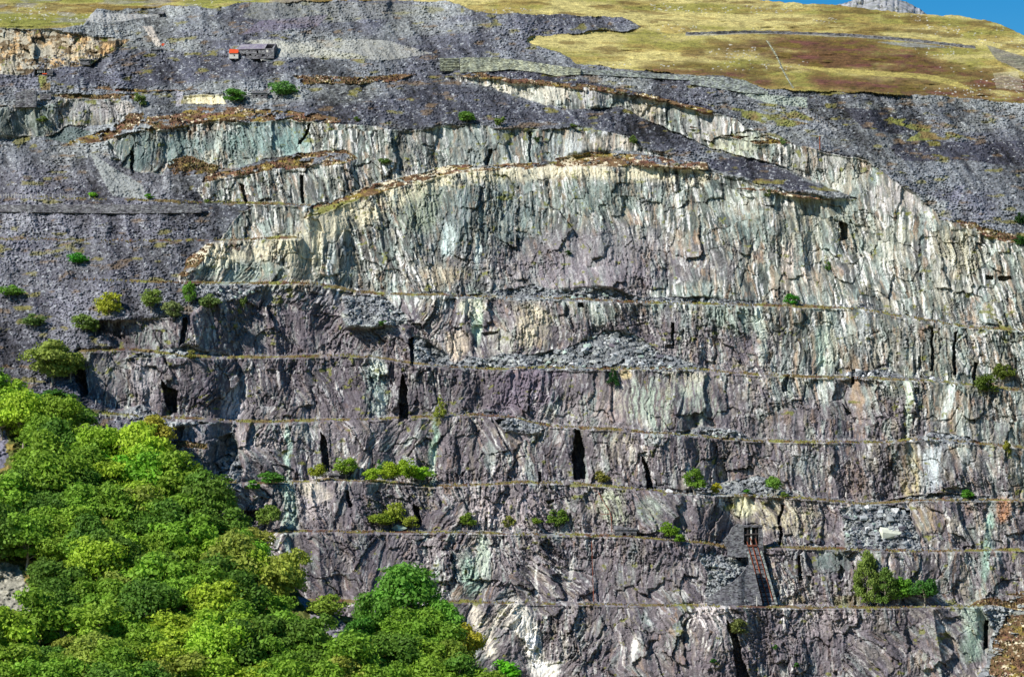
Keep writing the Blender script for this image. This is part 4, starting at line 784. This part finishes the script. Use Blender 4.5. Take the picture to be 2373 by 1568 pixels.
# ------------------------------------------------------------------ turf and heather sprigs
def tufts(name, pts_, size, m, label, cat, seed):
    r = np.random.RandomState(seed); n = len(pts_); p = np.array([tuple(q) for q in pts_]); s_ = size*(.5+r.rand(n))[:, None]
    a = r.rand(n)*6.283; ax = np.stack([np.cos(a), np.sin(a), 0*a], 1); up_ = np.stack([.5*(r.rand(n)-.5), .5*(r.rand(n)-.5)-.2, np.ones(n)], 1)
    q = np.stack([p-ax*s_*.7-[0, 0, .15], p+ax*s_*.7-[0, 0, .15], p+ax*s_*.45+up_*s_*.8, p-ax*s_*.35+up_*s_], 1).reshape(-1, 3)
    me = bpy.data.meshes.new(name); me.from_pydata(q.tolist(), [], [(4*i, 4*i+1, 4*i+2, 4*i+3) for i in range(n)]); me.materials.append(m)
    return tag(obj(name, me), label, cat, None, 'stuff')
r = random.Random(3); tp = []
for bi, (pts0, wdt, xa, xb) in enumerate(BENCH):
    for _ in range(int((min(xb, 2450)-max(xa, -60))*0.9)):
        x = r.uniform(max(xa, -60), min(xb, 2450)); y = curve(pts0, x)+1.2*math.sin(x*.11+bi)+r.gauss(-1.5, 1.6)
        if vn(np.array([x/28.0]), np.array([bi*3.3]), 401)[0] < -0.45: continue
        tp.append(P(x, y, depth_at(x, y)-.15))
tufts('turf', tp, .30, M['turf'], 'thin line of yellow-brown turf along the gallery edges', 'grass', 4)
hp = []
for poly in HEATHER:
    q = np.array(poly); area = 0.5*abs(sum(poly[i][0]*poly[(i+1) % len(poly)][1]-poly[(i+1) % len(poly)][0]*poly[i][1] for i in range(len(poly))))
    for _ in range(int(min(area, 9000)*.22)):
        x = r.uniform(q[:, 0].min(), min(q[:, 0].max(), 2420)); y = r.uniform(q[:, 1].min(), q[:, 1].max())
        if inpoly(np.array([x]), np.array([y]), poly)[0] and at(m_hea, x, y): hp.append(P(x, y, depth_at(x, y)-.1))
tufts('heather', hp, .45, M['heather'], 'low brown heather capping the rock crests', 'heather', 6)

# ------------------------------------------------------------------ buildings, walls, inclines
def wall_strip(name, cols, m, label, cat='wall', thick=1.6, off=1.2, batter=.12, group=None, parts=None):
    """masonry face from columns (px, top row, bottom row), with real thickness behind it"""
    b = MB(); V_ = []
    p0 = None
    ds = [min(depth_at(px, yb), depth_at(px, yt)-1.0)-off for px, yt, yb in cols]; ds = [sum(ds[max(0, i-3):i+4])/len(ds[max(0, i-3):i+4])-.6 for i in range(len(ds))]
    for (px, yt, yb), d in zip(cols, ds):
        k = d/F; h = (yb-yt)*k
        lo = P(px, yb, d); hi = P(px, yt, d+batter*h)
        if p0 is None: p0 = lo.copy()
        V_ += [lo-p0-Vector((0, 0, .4)), hi-p0, hi-p0+Vector((0, thick, 0)), lo-p0+Vector((0, thick+batter*h, -.4))]
    n = len(cols); fs = []
    for i in range(n-1):
        a = 4*i; c_ = 4*(i+1)
        for j in range(4): fs.append((a+j, c_+j, c_+(j+1) % 4, a+(j+1) % 4))
    fs += [(0, 1, 2, 3), (4*n-1, 4*n-2, 4*n-3, 4*n-4)]
    b.add(V_, fs); o = b.build(name, m, None, p0); return tag(o, label, cat, group)
def cols(top, bot, x0, x1, n=24, j=0.8):
    r = random.Random(int(x0)); return [(x, float(curve(top, x))+r.uniform(-j, j), float(curve(bot, x))) for x in np.linspace(x0, x1, n)]
wall_strip('retaining_wall', cols([(1066,134),(1130,133),(1200,139),(1345,160)], [(1066,166),(1140,163),(1180,158),(1250,166),(1290,174),(1345,170)], 1066, 1345, 40), M['palestone'], 'long pale yellowish stone retaining wall under the upper tip, right of the crib wall')
wall_strip('retaining_wall', cols([(1345,160),(1600,175)], [(1345,169),(1600,184)], 1346, 1600, 30), M['greystone'], 'low dark stone wall continuing right along the foot of the grass hill')
wall_strip('retaining_wall', cols([(1600,174),(1690,181),(1728,186),(1760,205),(1780,212)], [(1600,193),(1728,213),(1780,216)], 1600, 1780, 26), M['greystone'], 'grey-green stone retaining wall below the brown hillside that steps down at its right end')
wall_strip('retaining_wall', cols([(0,474),(460,474)], [(0,488),(300,492),(468,490)], -80, 467, 50), M['stone'], 'long grey slate wall holding up the scree road on the left')
wall_strip('retaining_wall', cols([(36,214),(60,208),(86,210)], [(36,246),(82,246)], 36, 84, 10), M['stone'], 'square slate retaining wall above the dark upper left cliff')
wall_strip('retaining_wall', cols([(92,218),(118,216)], [(92,228),(118,228)], 92, 118, 8), M['stone'], 'short slate wall right of the square wall above the dark cliff')
wall_strip('dry_stone_wall', cols([(1590,75),(1750,71),(1960,78),(2110,90),(2260,107)], [(1590,79),(1750,75),(1960,82),(2110,94),(2260,111)], 1590, 2260, 90, 1.0), M['stone'], 'long thin stone wall crossing the grass hill from side to side', thick=.8, off=.3)
b = MB(); dl = []
for t in np.linspace(0, 1, 26):
    x = 1776+64*t+3*math.sin(t*6); y = 95+110*t; dl.append((x, y))
p0 = P(dl[0][0], dl[0][1], depth_at(*dl[0]))
b.tube([P(x, y, depth_at(x, y)-.1)-p0 for x, y in dl], .25, 4); tag(b.build('dry_stone_wall', M['palestone'], None, p0), 'thin stone wall running straight down the brown hillside', 'wall')
# crib wall
d = depth_at(1042, 165)-1.5; k = d/F; cr_ = root('crib_wall', P(1042, 165, d), 'dark crib wall of stacked horizontal courses at the end of the pale retaining wall', 'wall')
b = MB(); b.box(-23*k, 23*k, .5, 2, 0, 31*k); b.build('backing', M['greystone'], cr_)
for i in range(8):
    b = MB(); b.box(-22.5*k, 22.5*k, -.1+.02*i, .5, (1+i*3.8)*k, (3.0+i*3.8)*k); b.build('beam', M['palestone'], cr_)
# mill at the top
d = depth_min(590, 133, 20)-1.0; k = d/F
ml = root('ruined_mill', P(590, 133.5, d), 'long ruined slate mill with roof, dark openings and black right gable', 'building', rz=math.radians(-9))
X = lambda z_: (500+z_/11.865)/1.01138; Zz = lambda z_: (80+z_/11.865)/1.01138
def hole(a, b_, c_, e): return ((X(a)-590)*k, (X(b_)-590)*k, (133.5-Zz(e))*k, (133.5-Zz(c_))*k)
x0, x1, zt = (553-590)*k, (632-590)*k, (133.5-113)*k
b = MB(); b.wall(x0, x1, -.5, zt, [hole(795,910,555,625), hole(990,1055,545,600), hole(1205,1255,460,540), hole(1155,1195,590,620), hole(1355,1440,565,618), hole(1530,1565,590,618)], 0, .6)
b.box(x0, x1, 7.4, 8, -.5, zt); b.prism([(x, z_) for x, z_ in ((0, -.5), (0, zt), (0, zt))], 0, 0) if False else None
b.build('wall', M['stone'], ml)
b = MB(); 
for xx in (x0-.3, x1): b.add([(xx+a, y, z_) for a in (0, .6) for y, z_ in ((0, -.5), (8, -.5), (8, zt), (4, zt+2.2), (0, zt))], [(0,1,2,3,4), (9,8,7,6,5)]+[(i, i+5, (i+1) % 5+5, (i+1) % 5) for i in range(5)])
b.build('gable', M['stone'], ml)
b = MB(); L_ = x0+(x1-x0)*.78
b.add([(x0-.4, -.3, zt), (L_, -.3, zt), (L_, 4, zt+2.3), (x0-.4, 4, zt+2.3), (x0-.4, -.3, zt-.25), (L_, -.3, zt-.25), (L_, 4, zt+2.05), (x0-.4, 4, zt+2.05)], [(0,1,2,3),(7,6,5,4),(0,4,5,1),(1,5,6,2),(2,6,7,3),(3,7,4,0)])
b.add([(x0-.4, 8.3, zt), (x1, 8.3, zt), (x1, 4, zt+2.3), (x0-.4, 4, zt+2.3), (x0-.4, 8.3, zt-.25), (x1, 8.3, zt-.25), (x1, 4, zt+2.05), (x0-.4, 4, zt+2.05)], [(3,2,1,0),(4,5,6,7),(0,1,5,4),(1,2,6,5),(2,3,7,6),(3,0,4,7)])
b.build('roof', M['roof'], ml)
b = MB(); b.box((X(1480)-590)*k, (X(1535)-590)*k, -.06, 0, (133.5-Zz(520))*k, (133.5-Zz(450))*k); b.build('shutter', M['white'], ml)
sh = root('orange_shed', P(541, 133, d-1.2), 'small shed with a bright orange rusted roof at the left of the mill', 'building')
b = MB(); b.wall(-10*k, 11*k, -.5, 9.5*k, [(-1.6*k, 3.6*k, .2, 6*k)], 0, .4); b.box(-10*k, 11*k, 4, 4.4, -.5, 9.5*k); b.box(-10*k, -9*k, .4, 4, -.5, 9.5*k); b.box(10*k, 11*k, .4, 4, -.5, 9.5*k); b.build('wall', M['white'], sh)
b = MB(); b.add([(-10.5*k, -.3, 9.6*k), (10.5*k, -.3, 9.6*k), (11.5*k, 4.2, 22*k), (-11.5*k, 4.2, 23*k), (-10.5*k, -.3, 9*k), (10.5*k, -.3, 9*k), (11.5*k, 4.2, 21*k), (-11.5*k, 4.2, 22*k)], [(0,1,2,3),(7,6,5,4),(0,4,5,1),(1,5,6,2),(2,6,7,3),(3,7,4,0)]); b.build('roof', M['orange'], sh)
def hut(name, px, yb, w_, h_, holes, label, mat_='stone', deep=4, roof=None, rz=0, flat=True, cat='hut'):
    d = min(depth_at(px+a_, yb-2) for a_ in (-w_*.4, 0, w_*.4))-.5; k = d/F; o = root(name, P(px, yb, d), label, cat, rz=rz); a = w_/2*k; h = h_*k
    b = MB(); b.wall(-a, a, -.5, h, [(x_*k, y_*k, z_*k, q*k) for x_, y_, z_, q in holes], 0, .5); b.box(-a, a, deep-.5, deep, -.5, h); b.box(-a, -a+.5, .5, deep-.5, -.5, h); b.box(a-.5, a, .5, deep-.5, -.5, h); b.build('wall', M[mat_], o)
    b = MB(); b.add([(x_, y_, z_+q) for q in (0, .35) for x_, y_, z_ in ((-a-.3, -.35, h), (a+.3, -.35, h), (a+.3, deep+.2, h+.9), (-a-.3, deep+.2, h+.9))], [(3,2,1,0),(4,5,6,7),(0,1,5,4),(1,2,6,5),(2,3,7,6),(3,0,4,7)]); b.build('roof', M[roof or mat_], o)
    return o
hut('stone_hut', 1450, 1242, 50, 15, [(-7, 1, .5, 8), (12, 18, .5, 7)], 'low stone hut with two dark doorways on the second gallery')
hut('stone_shelter', 785, 1109, 46, 8, [(-18, -10, .2, 5), (0, 20, .2, 4.5)], 'low flat-roofed stone shelter among trees on the third gallery', cat='shelter')
hut('stone_shelter', 1132, 961, 22, 8, [(2, 8, .2, 6.5)], 'tiny flat stone shelter on the fourth gallery right of the pale conifer', cat='shelter')
hut('ruined_hut', 602, 228, 34, 12, [(-10, -5, 4, 8), (3, 8, 4, 8)], 'small roofless-looking stone hut between two upper bushes', deep=3, cat='hut')
hut('small_hut', 362, 122, 20, 6, [(2, 10, .2, 5)], 'tiny stone hut with a black doorway at the foot of the upper pale incline', cat='hut')
hut('small_hut', 197, 147, 24, 7, [(12-3, 11.5, 0, 5)], 'small dark hut at the edge of the cream rock quarry', cat='hut')
hut('stone_kiosk', 373, 42, 10, 9, [(-3, 4.5, .2, 7.5)], 'little stone hut with a black opening at the top of the upper incline', deep=3, cat='hut')
# winding house, upper left
d = depth_min(100, 172, 14)-.8; k = d/F; wh = root('winding_house', P(100, 173, d), 'ruined winding house with pale bars and an orange drum base at upper left', 'building')
b = MB(); b.box(-22*k, -20*k, 0, 3, -.3, 15*k); b.box(8*k, 22*k, 0, 3, -.3, 10*k); b.box(-20*k, 8*k, 2.5, 3, -.3, 11*k); b.build('wall', M['stone'], wh)
b = MB(); b.box(-20*k, 9*k, -.1, 3, 11*k, 12.5*k); b.build('lintel', M['dark'], wh)
for i in range(4):
    b = MB(); b.box((-14+i*5)*k, (-11.4+i*5)*k, .4, .9, 5*k, 11*k); b.build('post', M['white'], wh)
b = MB(); b.tube([(-2*k, .2, 1.5*k), (9*k, .2, 1.5*k)], 1.5*k, 8); b.build('drum', M['orange'], wh)
d = depth_at(378, 105)-.5; b = MB(); b.box(-.6, .6, 0, .8, 0, .7); b.box(-.45, .45, .1, .7, .7, .95); tag(b.build('iron_sheave', M['orange'], None, P(378, 107, d)), 'small orange iron box at the foot of the pale upper incline', 'machine part')

# drum house with incline, lower right
dh = depth_min(1741, 1270, 16)-1.5; k = dh/F
Lx = lambda x: (x-1740)*k; Lz = lambda y: (1272-y)*k
dr = root('drum_house', P(1740, 1272, dh), 'ruined slate drum house with a black opening at the head of the rusty incline', 'building')
b = MB(); b.prism([(Lx(1687), Lz(1274)), (Lx(1724), Lz(1274)), (Lx(1724), Lz(1216)), (Lx(1712), Lz(1213)), (Lx(1698), Lz(1222)), (Lx(1692), Lz(1236)), (Lx(1678), Lz(1252))], 0, 5)
b.prism([(Lx(1758), Lz(1262)), (Lx(1769), Lz(1262)), (Lx(1768), Lz(1238)), (Lx(1766), Lz(1216)), (Lx(1758), Lz(1216))], 0, 5); b.box(Lx(1724), Lx(1758), 4.5, 5, Lz(1262), Lz(1216)); b.build('wall', M['stone'], dr)
b = MB(); b.box(Lx(1722), Lx(1768), -.3, 5.2, Lz(1221), Lz(1217)); b.build('roof', M['stone'], dr)
b = MB(); b.prism([(Lx(1685), Lz(1290)), (Lx(1770), Lz(1290)), (Lx(1768), Lz(1262.5)), (Lx(1687), Lz(1262.5))], -1.2, -.02); b.build('plinth', M['stone'], dr)
for xx in (1733, 1741, 1752):
    b = MB(); b.box(Lx(xx)-.22, Lx(xx)+.22, .3, .7, Lz(1262.4), Lz(1221.2)); b.build('timber', M['dark'] if xx != 1741 else M['white'], dr)
b = MB(); b.tube([(Lx(1726), .2, Lz(1239)), (Lx(1757), .2, Lz(1236.5))], .28, 6); b.build('beam', M['dark'], dr)
b = MB(); b.tube([(Lx(1728), 1.8, Lz(1246)), (Lx(1755), 1.8, Lz(1246))], 1.0, 12); b.build('drum', M['dark'], dr)
b = MB(); b.box(Lx(1731), Lx(1754), -1.5, -1.2, Lz(1265), Lz(1261.5)); b.build('stop_bar', M['rust'], dr)
d0 = depth_at(1785, 1400)-1.0; d1 = dh-1.3
inc = root('incline', P(1785, 1400, d0), 'steep slate-built incline with three rusty rails below the drum house', 'incline')
o0 = inc.location
def ip(x, y, off=0): t = (1400-y)/(1400-1276.0); return P(x, y, d0+(d1-d0)*t-off)-o0
b = MB(); n = 16; vs = []
rr_ = random.Random(9)
for i in range(n+1):
    t = i/n; y = 1400-t*123; xl = 1764-32*t; xr = 1801-36*t
    j = rr_.uniform(-.8, .8); a_ = ip(xl+j, y); c_ = ip(xr-j, y); vs += [a_, c_, c_+Vector((.6, 5, -1)), a_+Vector((-.6, 5, -1))]
fs = [(4*i+j, 4*i+(j+1) % 4, 4*i+4+(j+1) % 4, 4*i+4+j) for i in range(n) for j in range(4)]+[(3,2,1,0), (4*n, 4*n+1, 4*n+2, 4*n+3)]
b.add(vs, fs); b.build('bed', M['stone'], inc)
for (xa, ya, xb, yb_) in ((1731,1254,1770,1397),(1739,1246,1782,1402),(1750,1246,1791,1391)):
    b = MB(); b.tube([ip(xa+(xb-xa)*t, ya+(yb_-ya)*t, .35) for t in np.linspace(0, 1, 9)], .13 if xa != 1739 else .2, 5); b.build('rail', M['rust'], inc)
for i in range(11):
    t = (i+.5)/11; y = 1398-t*118; xl = 1768-32*t; xr = 1797-35*t; b = MB(); b.tube([ip(xl, y, .1), ip(xr, y, .1)], .14, 4); b.build('sleeper', M['dark'], inc)
for side in (0, 1):
    b = MB(); b.tube([ip((1765-32*t) if side == 0 else (1800-36*t), 1400-t*123, .3) for t in np.linspace(0, 1, 10)], .4, 5); b.build('kerb', M['greystone'], inc)
wall_strip('curved_wall', [(x, y, 1398) for x, y in ((1640,1384),(1655,1376),(1673,1363),(1688,1355),(1700,1347),(1710,1338),(1718,1330),(1726,1319),(1733,1309),(1745,1308),(1766,1396))], M['stone'], 'curving slate ramp wall sweeping up to the left side of the rusty incline', off=2.5, batter=.35, thick=2.5)
d = depth_at(1754, 1402)-4; b = MB(); b.tube([(0, 0, -.2), (0, 0, 19*d/F)], .16, 6); b.tube([(0, 0, 19*d/F), (0, 0, 19*d/F+.2)], .24, 6); tag(b.build('pole', M['white'], None, P(1754, 1402, d)), 'short pale upright pole at the foot of the curving slate wall', 'pole')
def pipe(pts_, r_, label, name='rusty_pipe', off=.7, m='rust'):
    ps = [P(x, y, depth_min(x, y, 3)-off) for x, y in pts_]; o_ = ps[0].copy(); b = MB(); b.tube([p-o_ for p in ps], r_, 6); return tag(b.build(name, M[m], None, o_), label, 'pipe')
pipe([(1371,1252),(1372,1280),(1373,1310),(1374,1340),(1375,1370),(1376,1394)], .10, 'long rusty pipe hanging straight down the cliff between the two lowest galleries')
pipe([(1384,1136),(1392,1150),(1402,1168),(1412,1182),(1417,1200),(1418,1232)], .10, 'bent rusty pipe leaning down the cliff above the stone hut')
pipe([(1390,1190),(1412,1191)], .08, 'short level rusty pipe touching the bent one')
# fences
def fence(label, posts, h, rails=True, m='white'):
    p0 = P(posts[0][0], posts[0][1], depth_at(*posts[0])-.5); o = root('fence', p0, label, 'fence'); tops = []
    for x, y in posts:
        p = P(x, y, depth_min(x, y, 2)-.4)-p0; b = MB(); b.tube([p-Vector((0, 0, .3)), p+Vector((0, 0, h*rnd.uniform(.8, 1.2)))], .12, 5); b.build('post', M[m], o); tops.append(p+Vector((0, 0, h*.7)))
    if rails:
        b = MB(); b.tube(tops, .035, 4); b.build('rail', M[m], o)
fence('pale fence posts standing along the scree road at the left edge', [(x, 458+.01*x) for x in (2,9,14,20,27,34,42,50,60,72,88,104,122,140,158,172)], 1.5)
fence('pale fence beside the small grass path at the end of the fourth gallery', [(x, y) for x, y in ((222,934),(232,934),(244,935),(256,937),(268,940),(280,944),(292,950),(304,958))], 1.3)
fence('second short fence below the grass path', [(218+i*13, 964+i*1.0) for i in range(7)], 1.0)
fence('row of small posts down the stepped incline on the right tip', [(1872+i*6, 262+i*3.6) for i in range(9)], 1.2, m='dark')
d = depth_min(1900, 345, 4)-.6; k = d/F; ms = root('mast', P(1900, 345, d), 'rusty post with a white crossbar standing on the right-hand tip', 'mast')
b = MB(); b.tube([(0, 0, -.3), (0, 0, 32*k)], .22, 6); b.build('post', M['rust'], ms); b = MB(); b.box(-4*k, 9*k, -.3, .15, 30*k, 31.6*k); b.build('crossbar', M['white'], ms)
d = depth_min(622, 141, 4)-.6; b = MB(); b.box(-2.6, 2.6, 0, .4, 0, .3); b.box(-2.4, -2.1, .05, .35, -.4, 0); b.box(2.1, 2.4, .05, .35, -.4, 0); o = tag(b.build('white_rail', M['white'], None, P(620, 141, d)), 'fallen white beam lying on the tip below the mill', 'beam'); o.rotation_euler.y = .12
